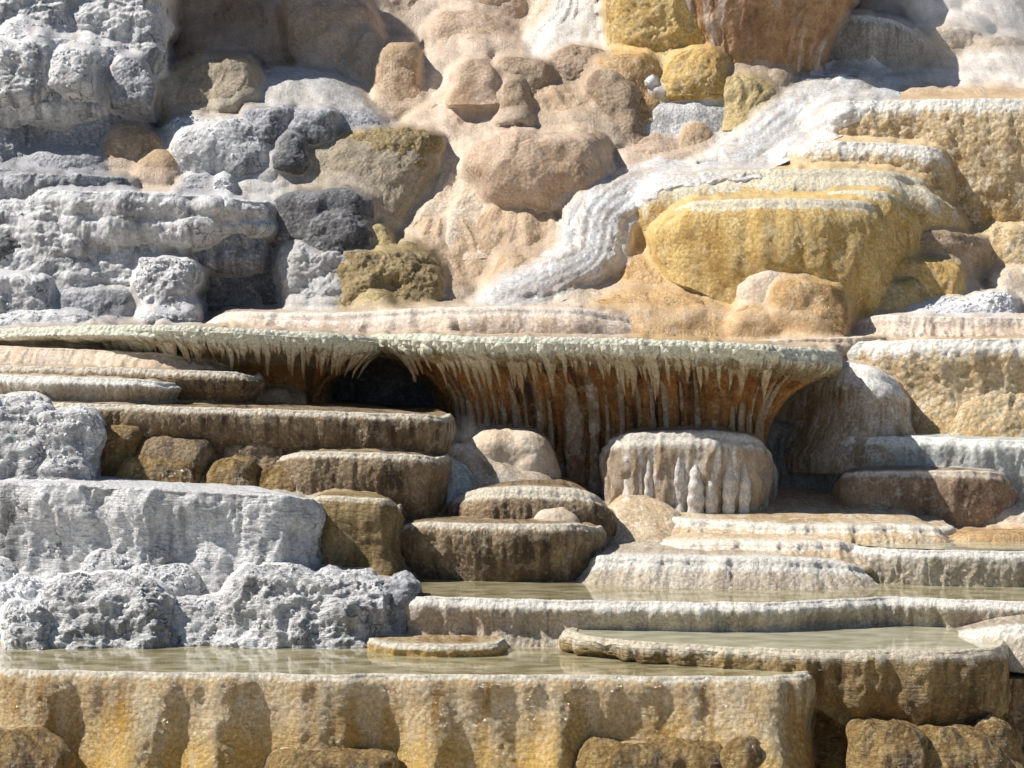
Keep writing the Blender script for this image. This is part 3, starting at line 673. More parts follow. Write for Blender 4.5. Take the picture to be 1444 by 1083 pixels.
# white running water
GW = "stretches of white running water"
RUNS = [[(1260, 108, 44, 49.7), (1195, 133, 42, 48.9), (1140, 160, 40, 48.3), (1095, 190, 34, 47.9), (1060, 215, 28, 47.5), (1015, 240, 34, 47.1)],
        [(1090, 243, 10, 46.9), (1000, 246, 15, 46.7), (930, 252, 26, 46.4), (885, 272, 30, 46.0), (850, 300, 36, 45.6), (842, 330, 38, 45.3), (832, 362, 34, 45.0), (785, 388, 30, 44.7), (730, 406, 22, 44.4), (680, 430, 12, 44.1)],
        [(905, 98, 12, 49.0), (918, 115, 11, 48.7), (930, 130, 9, 48.5)]]
def running_water(run, D_at):
    sd = nseed()
    C = catmull(np.array([(p[0], p[1], p[2]) for p in run], float), 24)
    R, s = resample(C, step=2.0, dims=2)
    tg = np.gradient(R[:, :2], axis=0); tg /= np.linalg.norm(tg, axis=1)[:, None]
    nr = np.stack([-tg[:, 1], tg[:, 0]], 1); nr = box(nr, 20)
    nu = 60; tt = np.linspace(-1.25, 1.25, nu)
    PX = R[:, 0:1] + nr[:, 0:1] * tt[None] * R[:, 2:3]; PY = R[:, 1:2] + nr[:, 1:2] * tt[None] * R[:, 2:3]
    D = D_at(PX.ravel(), PY.ravel()).reshape(PX.shape)
    q = np.stack([PX.ravel() / 26, PY.ravel() / 26, 0 * PX.ravel() + sd], 1)
    edge = (1 - np.abs(tt)[None] ** 2.2) * .14 - .06 + (.11 * fbm(q, 4)).reshape(PX.shape)
    ends = np.clip(np.minimum(s, s[-1] - s) / 18, 0, 1)[:, None]
    D = D - np.clip(edge, -.3, .03) - .01 + .2 * (1 - ends)
    P = np.stack([(PX - 722) / F * D, D, (HOR - PY) / F * D], -1)
    FL = np.stack([tt[None] * R[:, 2:3] * .012 + sd, np.repeat(s[:, None] * .012, nu, 1), 0 * PX], -1)
    N = grid_normals(P, False)
    if N[..., 1].mean() > 0: N = -N
    d = displacement(P.reshape(-1, 3), FL[..., 0].ravel(), FL[..., 1].ravel(), [('fbm', .4, .02), ('gully', .12, .02), ('cell', .10, .012), ('fbm', .06, .008)], sd)
    P = P + N * d.reshape(PX.shape)[..., None]
    N = grid_normals(P, False)
    if N[..., 1].mean() > 0: N = -N
    o = grid_object('running_water', P, N, FL, FOAM, False, None, tuple(P[len(P) // 2, nu // 2]))
    o['kind'] = 'structure'

# ================================================================== UPPER RIGHT
M('golden_wall', 'tall golden wall with a bumpy left side at the top edge', 49.3, [(-90, 880, 1000), (-70, 862, 1015), (-30, 855, 1022), (20, 853, 1024), (70, 860, 1018), (105, 866, 1012)], GOLD, 'pop', k=.6, lean=.1, n=3.2, cat='cliff', irr=.03)
M('brown_column', 'massive brown dripstone column with white streaks at the top edge', 48.9, [(-55, 970, 1215), (-45, 960, 1222), (-20, 962, 1214), (0, 966, 1206), (40, 974, 1182), (80, 986, 1168), (110, 1000, 1165), (140, 1015, 1160)], COLUMN, [('fbm', .8, .06), ('flute', .4, .14), ('flute', .16, .06), ('fbm', .06, .012)], k=.55, lean=.05, cat='column', irr=.03)
M('grey_buttress', 'pale grey buttress at the foot of the brown dripstone column', 48.7, [(55, 1052, 1085), (70, 1035, 1105), (100, 1025, 1120), (150, 1020, 1130)], SHADET, 'smooth', k=.5, cat='rock')
GY = "yellow green lumps under the golden wall"
M('yellow_lump', 'flat yellow lump nearest the white fan', 48.9, (915, 68, 985, 110), LICHEN, 'pop', prof='dome', cat='rock', group=GY)
M('yellow_lump', 'largest yellow lump, round, under the golden wall', 48.5, [(71, 975, 1005), (80, 950, 1020), (100, 938, 1028), (135, 930, 1030)], GOLD, 'pop', k=.6, cat='rock', group=GY)
M('yellow_lump', 'shaggy olive yellow lump in front of the brown dripstone column', 48.3, [(103, 1035, 1060), (112, 1025, 1080), (130, 1022, 1095), (155, 1022, 1098)], LICHEN, 'pop', k=.7, cat='rock', group=GY)
T('grey_fall', 'grey curved fall of rock right of the brown column', [(1150, 40, 51.5), (1165, 26, 50.4), (1200, 22, 50.0), (1240, 24, 50.0), (1275, 34, 50.2), (1298, 52, 50.8), (1312, 66, 51.8)], [(1150, 110), (1320, 108)], [(0, 0), (.15, .10), (.5, .05), (1, -.15)], GREYF, 'drip', depth=1.5, cat='fall')
M('grey_ledge_mound', 'grey slope running down from the curved grey fall', 50.7, [(45, 1290, 1310), (65, 1285, 1345), (90, 1285, 1375), (112, 1280, 1395)], PALE, 'pop', cat='mound')
M('misty_mound', 'knobbly grey ledge in the mist right of the curved grey fall', 51.2, [(36, 1295, 1370), (42, 1288, 1388), (60, 1290, 1395), (85, 1290, 1395)], PALE, 'pop', cat='mound')
M('misty_mound', 'rounded dark topped lump in the mist at the right edge', 51.0, [(51, 1395, 1440), (57, 1386, 1452), (75, 1386, 1460), (85, 1386, 1460)], PALE, 'pop', cat='mound')
GM = "pale mounds in the mist at the top right corner"
for (l, d, bx) in [('pale misty mound nearest the brown column at the top right', 54.0, (1205, -30, 1300, 50)), ('dark tipped misty mound in the middle of the top right corner', 53.4, (1280, -18, 1370, 44)),
                   ('pale misty mound cut by the right edge of the top corner', 53.2, (1350, -10, 1470, 60)), ('small misty mound low in the top right corner', 52.4, (1330, 18, 1400, 50)),
                   ('brown tinted misty mound at the extreme top right', 55.0, (1385, -70, 1520, 45))]:
    M('misty_mound', l, d, bx, MIST if 'brown' not in l else PALE, 'lump', prof='dome', cat='mound', group=GM)
M('misty_flat', 'pinkish white flat of crust at the right edge under the misty mounds', 50.2, [(68, 1390, 1500), (78, 1365, 1520), (95, 1350, 1530), (112, 1340, 1540)], MIST, 'lump', lean=.8, cat='bank')
M('misty_flat', 'white crusted bank before the curved grey fall', 49.5, [(98, 1250, 1420), (104, 1200, 1500), (118, 1180, 1540), (140, 1170, 1560)], MIST, 'lump', lean=.9, k=.4, cat='bank')
M('grey_step', 'small grey step with white drips below the white fall', 48.9, [(104, 1132, 1215), (107, 1124, 1232), (118, 1120, 1236), (142, 1116, 1238)], GREYF, 'drip', k=.6, n=2.8, cat='step')
M('orange_flat', 'smooth orange bank behind the cream and gold wall', 48.6, [(119, 1290, 1460), (124, 1255, 1520), (135, 1238, 1540), (150, 1225, 1560)], ORANGE, 'smooth', lean=1.0, k=.4, cat='bank')
T('popcorn_wall', 'huge knobbly cream over gold wall at the right edge', [(1150, None or 165, 48.6), (1160, 150, 47.6), (1185, 144, 47.1), (1260, 142, 46.9), (1340, 140, 46.6), (1420, 139, 46.3), (1520, 141, 46.4)], [(1150, 215), (1300, 240), (1345, 340), (1520, 345)], [(0, 0), (.15, .10), (.5, .10), (1, .0)], CREAMG, 'pop', depth=1.6, cat='cliff')
T('popcorn_ledge', 'lower knobbly cream ledge in front of the cream and gold wall', [(1085, 235, 48.0), (1105, 212, 47.2), (1150, 200, 46.6), (1220, 201, 46.4), (1290, 205, 46.3), (1325, 212, 46.4), (1342, 225, 47.0)], [(1085, 250), (1345, 300)], [(0, 0), (.2, .10), (.6, .14), (1, .1)], CREAMG, 'pop', depth=1.0, cat='terrace')
GR = "rounded gold and brown blocks at the right"
T('golden_terrace', 'cream topped back tier of the big yellow terrace', [(890, 300, 47.2), (905, 262, 46.4), (930, 248, 45.9), (1010, 240, 45.6), (1120, 238, 45.4), (1230, 240, 45.4), (1295, 250, 45.6), (1325, 272, 46.0), (1338, 300, 46.6)], [(890, 345), (960, 330), (1200, 345), (1340, 345)], [(0, 0), (.2, .22), (.5, .32), (1, .3)], GOLDC, 'wet', depth=1.2, lipr=.12, cat='terrace')
T('golden_terrace', 'front tier of the big yellow terrace, wet and bulging', [(938, 330, 46.2), (946, 300, 45.2), (965, 286, 44.7), (1020, 281, 44.35), (1100, 280, 44.2), (1170, 281, 44.2), (1225, 284, 44.5), (1245, 296, 45.0), (1252, 320, 45.9)], [(938, 372), (985, 385), (1040, 410), (1090, 450), (1150, 480), (1225, 470), (1252, 440)], [(0, 0), (.12, .16), (.35, .28), (.7, .30), (1, .25)], GOLD, 'wet', depth=.8, lipr=.12, cat='terrace')
T('golden_terrace', 'right shoulder of the big yellow terrace', [(1140, 285, 45.6), (1165, 271, 45.0), (1210, 268, 44.75), (1255, 272, 44.85), (1280, 284, 45.3), (1290, 305, 46.1)], [(1140, 430), (1210, 440), (1290, 410)], [(0, 0), (.15, .12), (.5, .2), (1, .1)], GOLD, 'wet', depth=.8, lipr=.10, cat='terrace')
M('brown_ridge', 'narrow wet brown ridge between white water and yellow terrace', 45.6, [(285, 905, 920), (296, 898, 940), (320, 896, 952), (350, 905, 958), (385, 915, 960)], ORANGE, 'lump', cat='rock')
T('brown_block', 'rounded brown block with drips, right of the yellow terrace', [(1258, 345, 46.4), (1270, 330, 45.6), (1300, 325, 45.2), (1350, 327, 45.2), (1385, 333, 45.5), (1398, 348, 46.2)], [(1258, 372), (1400, 385)], [(0, 0), (.3, .06), (1, -.05)], BROWN, 'wet', depth=.8, lipr=.1, cat='rock', group=GR)
M('gold_block', 'golden block below the rounded brown block', 44.35, [(371, 1270, 1345), (376, 1260, 1360), (392, 1256, 1367), (418, 1258, 1367), (440, 1262, 1364)], GOLD, 'wet', k=.6, n=2.7, cat='rock', group=GR)
M('gold_block', 'round yellow knob with an algae tinted top, lowest of the right blocks', 43.95, [(395, 1235, 1298), (400, 1222, 1312), (416, 1212, 1318), (440, 1206, 1318), (465, 1204, 1316)], LICHEN, 'wet', k=.7, n=2.5, cat='rock', group=GR)
M('cream_lump', 'cream knobbly lump at the right edge above the white salt', 45.4, [(322, 1410, 1470), (332, 1400, 1500), (360, 1396, 1510), (410, 1400, 1510)], CREAMG, 'pop', cat='rock', group=GR)
M('cream_lump', 'lower tan lump at the right edge above the white salt', 45.0, [(380, 1420, 1480), (388, 1404, 1500), (420, 1400, 1510)], PALE, 'pop', cat='rock', group=GR)
GS = "heaps of white salt crumbs at the right"
M('salt_heap', 'long low heap of white salt crumbs', 43.9, [(424, 1335, 1380), (432, 1300, 1410), (440, 1275, 1420), (455, 1258, 1424)], SALT, 'crumb', k=.5, cat='heap', group=GS)
M('salt_heap', 'taller pointed heap of white salt crumbs near the right edge', 44.0, [(413, 1412, 1425), (422, 1390, 1432), (440, 1372, 1436), (455, 1365, 1436)], SALT, 'crumb', k=.7, cat='heap', group=GS)
T('pink_step', 'pale pink steps carrying the white salt', [(1150, 478, 44.6), (1230, 446, 43.9), (1300, 446, 43.6), (1400, 448, 43.5), (1520, 447, 43.5)], [(1150, 482), (1520, 482)], [(0, 0), (.4, .10), (.6, .3), (1, .35)], PINKL, 'drip', depth=1.2, uplift=.1, cat='terrace')

# orange mounds below the yellow terrace
GO = "low orange mounds behind the green fringed ledge"
M('orange_mound', 'long wet orange mound below the front of the yellow terrace', 43.75, [(348, 905, 960), (360, 880, 1030), (378, 865, 1095), (400, 860, 1130), (430, 855, 1140), (475, 850, 1140)], ORANGE, 'wet', k=0.75, lean=.5, cat='mound', group=GO)
M('orange_mound', 'blunt orange block at the right end of the orange mounds', 43.15, [(402, 1105, 1170), (407, 1096, 1184), (425, 1092, 1193), (450, 1094, 1196), (478, 1096, 1195)], ORANGE, 'smooth', k=0.75, n=2.7, cat='mound', group=GO)
M('orange_mound', 'thin pale topped slab behind the blunt orange block', 43.65, [(379, 1070, 1145), (384, 1050, 1165), (400, 1040, 1175), (430, 1040, 1175)], PALE, 'smooth', k=0.75, n=2.6, cat='mound', group=GO)
M('orange_mound', 'small smooth orange lump left of the blunt orange block', 43.05, (1020, 434, 1112, 490), ORANGE, 'smooth', prof='dome', k=0.75, cat='mound', group=GO)
M('orange_mound', 'broad pale dome with a crinkled top in the middle of the orange mounds', 43.45, [(391, 780, 830), (398, 740, 890), (412, 700, 960), (430, 670, 1000), (470, 640, 1040)], PALE, 'cone', k=0.75, lean=.7, cat='mound', group=GO)
M('orange_mound', 'dark orange dome with a pebbly crown just behind the green fringed ledge', 42.95, [(414, 880, 980), (422, 830, 1030), (438, 800, 1070), (460, 785, 1100), (485, 780, 1110)], ORANGE, 'wet', k=0.75, lean=.7, cat='mound', group=GO)
GP = "low pinkish banks behind the green fringed ledges"
T('pinkish_bank', 'long pinkish cream bank behind the green fringed ledge', [(270, 470, 44.6), (310, 442, 44.0), (400, 441, 43.7), (500, 440, 43.5), (600, 434, 43.4), (700, 432, 43.3), (800, 434, 43.3), (880, 445, 43.5), (920, 470, 44.0)], [(270, 480), (920, 485)], [(0, 0), (.3, .14), (1, .25)], PINKL, 'wet', depth=1.0, lipr=.1, cat='bank', group=GP)
M('pinkish_bank', 'little white cone leaning on the pinkish cream bank', 42.9, (612, 448, 652, 482), PALE, 'smooth', prof='cone', cat='bank', group=GP)

# ================================================================== MIDDLE RIGHT: wall, ledges and drapery
T('yellow_wall', 'long knobbly yellow cream wall at the right edge under the pink steps', [(1165, 505, 43.6), (1190, 486, 42.9), (1230, 482, 42.6), (1280, 480, 42.2), (1340, 479, 41.9), (1440, 477, 41.7), (1540, 477, 41.7)], [(1165, 640), (1540, 640)], [(0, 0), (.12, .10), (.45, .0), (.7, .16), (1, .5)], CREAMG, 'pop', depth=1.2, cat='cliff')
M('yellow_bulge', 'sunlit yellow bulge at the foot of the yellow cream wall', 41.3, [(545, 1400, 1480), (560, 1375, 1510), (590, 1350, 1520), (625, 1335, 1530)], CREAMG, 'pop', k=.5, cat='rock')
T('thin_ledge', 'thin tan ledge joining the green fringed rim to the yellow wall', [(1020, 482, 43.2), (1100, 478, 42.8), (1180, 476, 42.7), (1250, 474, 42.9)], [(1020, 512), (1250, 520)], [(0, 0), (1, .05)], PALE, 'drip', depth=1.0, cat='terrace')
T('lime_curtain', 'draped curtain of lime with white streaks right of the main fringed ledge', [(1120, 520, 43.0), (1165, 512, 42.2), (1200, 512, 41.7), (1240, 520, 41.5), (1264, 530, 41.7), (1280, 548, 42.6)], [(1120, 640), (1280, 640)], [(0, 0), (.15, .10), (.5, .15), (.8, .3), (1, .5)], DRAPED, 'drip', depth=1.0, lipr=.15, cat='curtain')
T('bluish_terrace', 'bluish white terrace wall in the shade at the middle right', [(1150, 640, 42.2), (1185, 618, 41.5), (1240, 616, 41.1), (1320, 617, 40.8), (1420, 621, 40.5), (1540, 622, 40.4)], [(1150, 720), (1540, 720)], [(0, 0), (.15, .05), (1, -.05)], BLUISH, 'flute', depth=1.6, cat='terrace')  # the blue cast of the shade here is put into the colour
M('shadow_rock', 'dark shaded rock mass in the corner right of the fringed ledge', 41.9, [(598, 1120, 1190), (606, 1085, 1210), (640, 1070, 1215), (690, 1065, 1220), (735, 1060, 1225)], GREYF, 'flute', k=.5, cat='rock')
T('rusty_terrace', 'rusty brown terrace with a rounded right end in front of the bluish wall', [(1176, 690, 41.3), (1184, 670, 40.6), (1205, 665, 40.15), (1240, 664, 40.05), (1300, 664, 40.0), (1370, 664, 39.9), (1412, 668, 40.0), (1428, 684, 40.4), (1432, None, 41.2)], [(1172, 742), (1300, 748), (1370, 760), (1432, 752)], [(0, 0), (.15, .06), (.6, .04), (1, -.08)], RUST, 'flute', depth=1.0, cat='terrace')
M('pale_mound', 'pale low mound in the corner at the right edge beside the rusty terrace', 39.6, [(716, 1440, 1500), (728, 1405, 1520), (750, 1385, 1530), (770, 1380, 1530)], PALE, 'smooth', cat='mound')

# ================================================================== the two fringed ledges
def stalactites(root, spec, mat, seed, every, lo, hi, out=.02, drop0=.16, inset=.55, skip=None):
    """tapered dripstones along the underside of the lip, each a part of its ledge"""
    L, nrm, u, drop, pf = root_data[root.name]
    rs = np.random.RandomState(seed)
    org = np.array(root.location)
    px = L[:, 0] / L[:, 1] * F + 722
    pos = spec[0]
    while pos < spec[1]:
        pos += every * (.6 + .8 * rs.rand())
        i = int(np.argmin(np.abs(px - pos)))
        if skip and skip(pos): continue
        ln = lo + (hi - lo) * (rs.rand() ** 1.6 if rs.rand() < .85 else .8 + .5 * rs.rand())
        r0 = .04 + .05 * rs.rand() ** 2 + .03 * ln
        nseg, nr = 14, 9
        n = np.array([nrm[i, 0], nrm[i, 1], 0])
        lean_x = (rs.rand() - .5) * .10
        V, FLs = [], []
        ph = rs.rand() * 9
        base_out = np.interp(drop0 / drop[i], pf[:, 0], pf[:, 1])
        for k in range(nseg + 1):
            t = k / nseg
            dz = drop0 - .12 + (ln + .12) * t
            o_ = base_out + (np.interp(dz / drop[i], pf[:, 0], pf[:, 1]) - base_out) * inset + out + .03 * (1 - t)
            c = L[i] + n * o_ - np.array([0, 0, dz]) + np.array([lean_x * t * ln * 2, 0, 0])
            c[0] += .008 * math.sin(ph + 9 * t)
            r = r0 * (1 - t) ** .75 * (1 + .18 * math.sin(ph + 23 * t) * (1 - t)) + .004
            for j in range(nr):
                a = 2 * math.pi * j / nr
                V.append(c + np.array([math.cos(a) * r, math.sin(a) * r, 0]))
                FLs.append((a * r + pos * .1, dz, t))
        P = np.array(V).reshape(nseg + 1, nr, 3); FL = np.array(FLs).reshape(nseg + 1, nr, 3)
        N = grid_normals(P, True)
        cen = P.mean(1, keepdims=True)
        if (N * (P - cen)).sum() < 0: N = -N
        grid_object('stalactite', P, N, FL, mat, True, root, org)

left_lip = [(-110, 470, 43.6), (-40, 466, 42.9), (40, 462, 42.3), (110, 459, 41.8), (170, 458, 41.4), (250, 459, 41.1), (340, 463, 41.0), (430, 468, 41.0), (500, 472, 41.2), (528, 476, 41.7), (536, None, 42.6), (538, None, 43.3)]
LF = T('fringed_ledge', 'green rimmed ledge with hanging stalactites at the left', left_lip, [(-110, 505), (60, 505), (160, 520), (300, 560), (540, 580)], [(0, 0), (.12, .05), (.22, -.06), (.38, -.42), (.6, -.75), (1, -1.0)], FRINGE, [('fbm', .8, .04), ('flute', .16, .045), ('cell', .09, .025), ('fbm', .05, .01)], depth=1.4, uplift=-.2, rim=.30, lipr=.08, face_mat=FRINGEF, cat='ledge', wob=.05)
stalactites(LF, (120, 528), STALA, 5, 5.6, .14, .46, drop0=.20, inset=.38, out=.0)
stalactites(LF, (-60, 120), STALA, 6, 8.5, .06, .18, drop0=.22, inset=.3)
main_lip = [(520, 474, 43.4), (528, 471, 42.4), (548, 471, 41.5), (600, 472, 40.8), (680, 475, 40.3), (780, 476, 39.95), (880, 478, 39.7), (980, 481, 39.5), (1060, 485, 39.45), (1120, 489, 39.6), (1158, 492, 39.9), (1176, 495, 40.4), (1180, None, 41.2), (1176, None, 42.4)]
MF = T('fringed_ledge', 'main green rimmed ledge with a long row of stalactites over a rusty wall', main_lip, [(520, 640), (640, 700), (760, 712), (900, 722), (1180, 722)], [(0, 0), (.06, .05), (.10, -.04), (.16, -.40), (.28, -.75), (.48, -1.02), (.75, -1.1), (1, -1.12)], FRINGE, [('fbm', .8, .04), ('flute', .34, .10), ('flute', .14, .07), ('cell', .09, .03), ('fbm', .05, .012)], depth=2.0, uplift=-.25, rim=.28, lipr=.08, face_mat=FRINGEF, cat='ledge', wob=.05, blur=.5)
stalactites(MF, (540, 1090), STALA, 11, 5.75, .16, .56, drop0=.20, inset=.42, out=.0)
# long ribs that reach down the wall
def ribs(root, xs, seed, start=None, mat=None, name='dripstone_rib'):
    L, nrm, u, drop, pf = root_data[root.name]
    rs = np.random.RandomState(seed); org = np.array(root.location)
    px = L[:, 0] / L[:, 1] * F + 722
    for (x, t1, r0) in xs:
        i = int(np.argmin(np.abs(px - x))); n = np.array([nrm[i, 0], nrm[i, 1], 0])
        V, FLs = [], []; nseg, nr = 60, 14; ph = rs.rand() * 9
        for k in range(nseg + 1):
            t = k / nseg; d0 = .2 if start is None else start * drop[i] * (.75 + .5 * ((x * 7) % 1)); dz = d0 + (drop[i] * t1 - d0) * t
            o_ = np.interp(dz / drop[i], pf[:, 0], pf[:, 1]) + (.03 if start is None else -.055 + .05 * t)
            c = L[i] + n * o_ - np.array([0, 0, dz])
            r = r0 * (.75 + .5 * t ** 2 + .22 * math.sin(ph + 7 * t) + .08 * math.sin(ph * 3 + 31 * t))
            if start is not None: r *= .25 + .75 * min(1, 3 * t)
            for j in range(nr):
                a = 2 * math.pi * j / nr; rj = r * (1 + .12 * math.sin(3 * a + ph + 6 * t))
                V.append(c + np.array([math.cos(a) * rj, math.sin(a) * rj * .8, 0])); FLs.append((a * r + x, dz, t))
        P = np.array(V).reshape(nseg + 1, nr, 3); FL = np.array(FLs).reshape(nseg + 1, nr, 3)
        N = grid_normals(P, True)
        if (N * (P - P.mean(1, keepdims=True))).sum() < 0: N = -N
        grid_object(name, P, N, FL, mat or RIBM, True, root, org)
ribs(MF, [(562, .74, .04), (578, .76, .055), (598, .8, .07), (616, .78, .04), (634, .78, .05), (652, .7, .035), (668, .66, .04), (690, .62, .06), (708, .62, .03), (730, .60, .05), (748, .7, .04), (782, 1.0, .14), (815, 1.0, .09), (836, .95, .04), (858, .8, .05), (884, .62, .035), (905, .6, .045), (925, .6, .05), (950, .6, .035), (975, .6, .04), (1003, .6, .045), (1040, .62, .05), (1062, .8, .05), (1085, .95, .07), (1120, .97, .06), (1142, .9, .05)], 3)
M('lime_boulder', 'rounded cream boulder under the left part of the main stalactite row', 39.9, [(610, 690, 745), (616, 672, 762), (632, 662, 775), (650, 664, 783), (675, 680, 790), (700, 700, 795)], PALE, 'lump', k=.8, cat='boulder')
SB = T('streaked_block', 'big boxy block with white vertical streaks under the main stalactite row', [(854, 650, 41.3), (859, 622, 40.5), (872, 613, 40.0), (920, 609, 39.75), (980, 608, 39.65), (1040, 610, 39.7), (1068, 616, 39.95), (1080, 630, 40.5), (1083, 650, 41.3)], [(852, 728), (950, 733), (1082, 733)],
  [(0, 0), (.10, .08), (.45, .09), (.8, .05), (1, .04)], WHITED, [('fbm', .7, .04), ('flute', .42, .10), ('flute', .13, .05), ('fbm', .05, .01)], depth=.8, lipr=.10, cat='boulder', wob=.06, blur=.08)
ribs(SB, [(870, 1.02, .05), (888, 1.02, .08), (903, 1.0, .05), (917, 1.02, .07), (936, 1.0, .05), (957, 1.02, .08), (980, 1.02, .11), (1003, 1.0, .08), (1026, 1.02, .09), (1048, 1.02, .08), (1066, 1.0, .05)], 8, .30, LIMEW, 'lime_drape')
M('alcove_rock', 'rock coloured dark like shade at the back of the alcove between the two fringed ledges', 43.2, [(478, 480, 640), (510, 470, 650), (560, 470, 650), (620, 470, 660)], DARK, 'flute', k=.3, cat='rock')  # dark colour stands in for the deep shadow inside the alcove

# ================================================================== MIDDLE LEFT: stacked brown ledges
GL = "stacked streaked ledges at the middle left"
T('tan_shelf', 'sunlit tan shelf under the left end of the fringed ledge', [(-110, 488, 42.6), (0, 490, 42.0), (150, 494, 41.6), (240, 500, 41.4), (300, 508, 41.6), (330, None, 42.4)], [(-110, 525), (330, 528)], [(0, 0), (.4, .15), (1, .3)], PALE, 'drip', depth=1.0, uplift=.05, cat='terrace', group=GL)
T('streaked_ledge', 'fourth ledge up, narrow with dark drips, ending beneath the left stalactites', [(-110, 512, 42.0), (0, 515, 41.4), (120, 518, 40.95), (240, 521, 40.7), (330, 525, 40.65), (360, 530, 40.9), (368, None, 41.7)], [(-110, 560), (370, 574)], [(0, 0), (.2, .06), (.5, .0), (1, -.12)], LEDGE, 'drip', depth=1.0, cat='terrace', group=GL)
T('streaked_ledge', 'third ledge up, short and pale with a rounded right end', [(-110, 524, 41.4), (0, 528, 40.8), (110, 532, 40.35), (200, 535, 40.25), (240, 540, 40.4), (256, None, 41.2)], [(-110, 572), (256, 575)], [(0, 0), (.2, .06), (1, -.15)], LEDGEL, 'drip', depth=.9, cat='terrace', group=GL)
M('wet_lump', 'low grey lump on the long ledge right of the pale rounded one', 40.9, (205, 552, 290, 585), DRAPED, 'smooth', prof='dome', cat='rock')
M('wet_lump', 'small brown lump below the rusty wall of the left fringed ledge', 41.2, (352, 552, 428, 590), BROWN, 'lump', prof='boulder', cat='rock')
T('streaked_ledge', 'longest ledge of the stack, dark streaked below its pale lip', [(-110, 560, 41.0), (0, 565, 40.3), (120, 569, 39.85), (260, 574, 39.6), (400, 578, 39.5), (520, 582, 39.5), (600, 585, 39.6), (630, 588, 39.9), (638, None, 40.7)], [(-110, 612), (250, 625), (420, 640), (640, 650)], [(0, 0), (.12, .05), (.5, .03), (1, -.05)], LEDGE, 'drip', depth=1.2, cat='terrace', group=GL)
T('streaked_ledge', 'grey blue ledge squeezed between the longest ledge and the one below it', [(500, 640, 40.6), (530, 627, 40.0), (580, 626, 39.7), (615, 630, 39.8), (634, 640, 40.4)], [(500, 655), (634, 658)], [(0, 0), (1, .05)], BLUISH, 'drip', depth=.8, cat='terrace', group=GL)
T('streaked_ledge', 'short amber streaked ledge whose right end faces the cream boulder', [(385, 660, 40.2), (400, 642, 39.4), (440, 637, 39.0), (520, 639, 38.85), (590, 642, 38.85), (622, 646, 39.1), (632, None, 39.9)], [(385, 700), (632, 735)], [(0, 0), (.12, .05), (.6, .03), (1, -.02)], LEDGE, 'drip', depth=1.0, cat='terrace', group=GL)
GW2 = "wet brown lumps between the ledges and the white wall"
M('brown_boulder', 'upright amber lump touching the white crusted block', 39.2, [(608, 140, 178), (614, 130, 190), (640, 128, 192), (668, 130, 185), (690, 130, 180)], AMBER, 'lam', k=.8, cat='rock', group=GW2)
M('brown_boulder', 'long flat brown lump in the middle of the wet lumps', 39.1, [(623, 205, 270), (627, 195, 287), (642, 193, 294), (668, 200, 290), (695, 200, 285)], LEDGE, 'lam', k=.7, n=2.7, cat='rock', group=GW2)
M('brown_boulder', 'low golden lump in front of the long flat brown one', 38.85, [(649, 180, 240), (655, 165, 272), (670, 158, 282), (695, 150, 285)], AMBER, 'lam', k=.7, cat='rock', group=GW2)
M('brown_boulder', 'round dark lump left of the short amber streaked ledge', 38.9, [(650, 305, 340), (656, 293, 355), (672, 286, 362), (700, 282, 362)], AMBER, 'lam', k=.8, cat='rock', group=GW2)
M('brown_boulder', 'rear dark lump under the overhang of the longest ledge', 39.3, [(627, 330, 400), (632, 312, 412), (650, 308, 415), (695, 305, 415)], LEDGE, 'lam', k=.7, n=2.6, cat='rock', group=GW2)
M('brown_boulder', 'shaded dark lump hugging the short amber streaked ledge', 38.95, (350, 660, 428, 715), AMBER, 'lam', prof='dome', cat='rock', group=GW2)
T('pale_rim_bank', 'thin pale bank behind the white crusted blocks at the left edge', [(-110, 580, 40.6), (0, 582, 39.9), (70, 584, 39.7), (120, 592, 39.7), (140, 600, 40.1)], [(-110, 620), (140, 640)], [(0, 0), (1, .0)], LEDGEL, 'drip', depth=.8, cat='terrace')
GX = "white crusted blocks at the left edge of the middle"
M('white_block', 'white crusted block cut off by the left edge above the white wall', 38.6, [(578, -40, 30), (582, -60, 48), (600, -70, 56), (640, -70, 60), (700, -70, 60)], WHITEL, 'crag', k=.7, n=3, cat='rock', group=GX)
M('white_block', 'white crusted block with a rounded right shoulder above the white wall', 38.55, [(588, 60, 112), (592, 50, 124), (610, 47, 131), (640, 46, 133), (700, 44, 133)], WHITEL, 'crag', k=.8, n=3, cat='rock', group=GX)
T('white_wall', 'long white fluted wall of thin layers across the lower left', [(-110, 674, 39.0), (0, 680, 38.2), (100, 683, 37.85), (200, 688, 37.6), (300, 694, 37.5), (400, 699, 37.4), (437, 703, 37.6), (450, 710, 38.0), (455, None, 38.9)], [(-110, 845), (455, 838)], [(0, 0), (.15, .05), (.5, .0), (1, .12)], WHITEL, 'wall', depth=1.0, cat='cliff')
GZ = "low white humps along the foot of the white wall"
M('white_hump', 'low arched hump at the foot of the white fluted wall', 37.25, [(787, 130, 165), (793, 112, 182), (810, 104, 188), (850, 100, 190)], WHITEL, 'lam', k=.5, cat='rock', group=GZ)
M('white_hump', 'larger bumpy hump right of the arched one at the foot of the white wall', 37.0, [(803, 195, 248), (809, 172, 264), (825, 162, 276), (860, 158, 285)], WHITEL, 'lam', k=.5, cat='rock', group=GZ)
M('white_hump', 'small hump at the left edge at the foot of the white wall', 37.2, (-60, 793, 28, 860), WHITEL, 'lam', prof='dome', cat='rock', group=GZ)
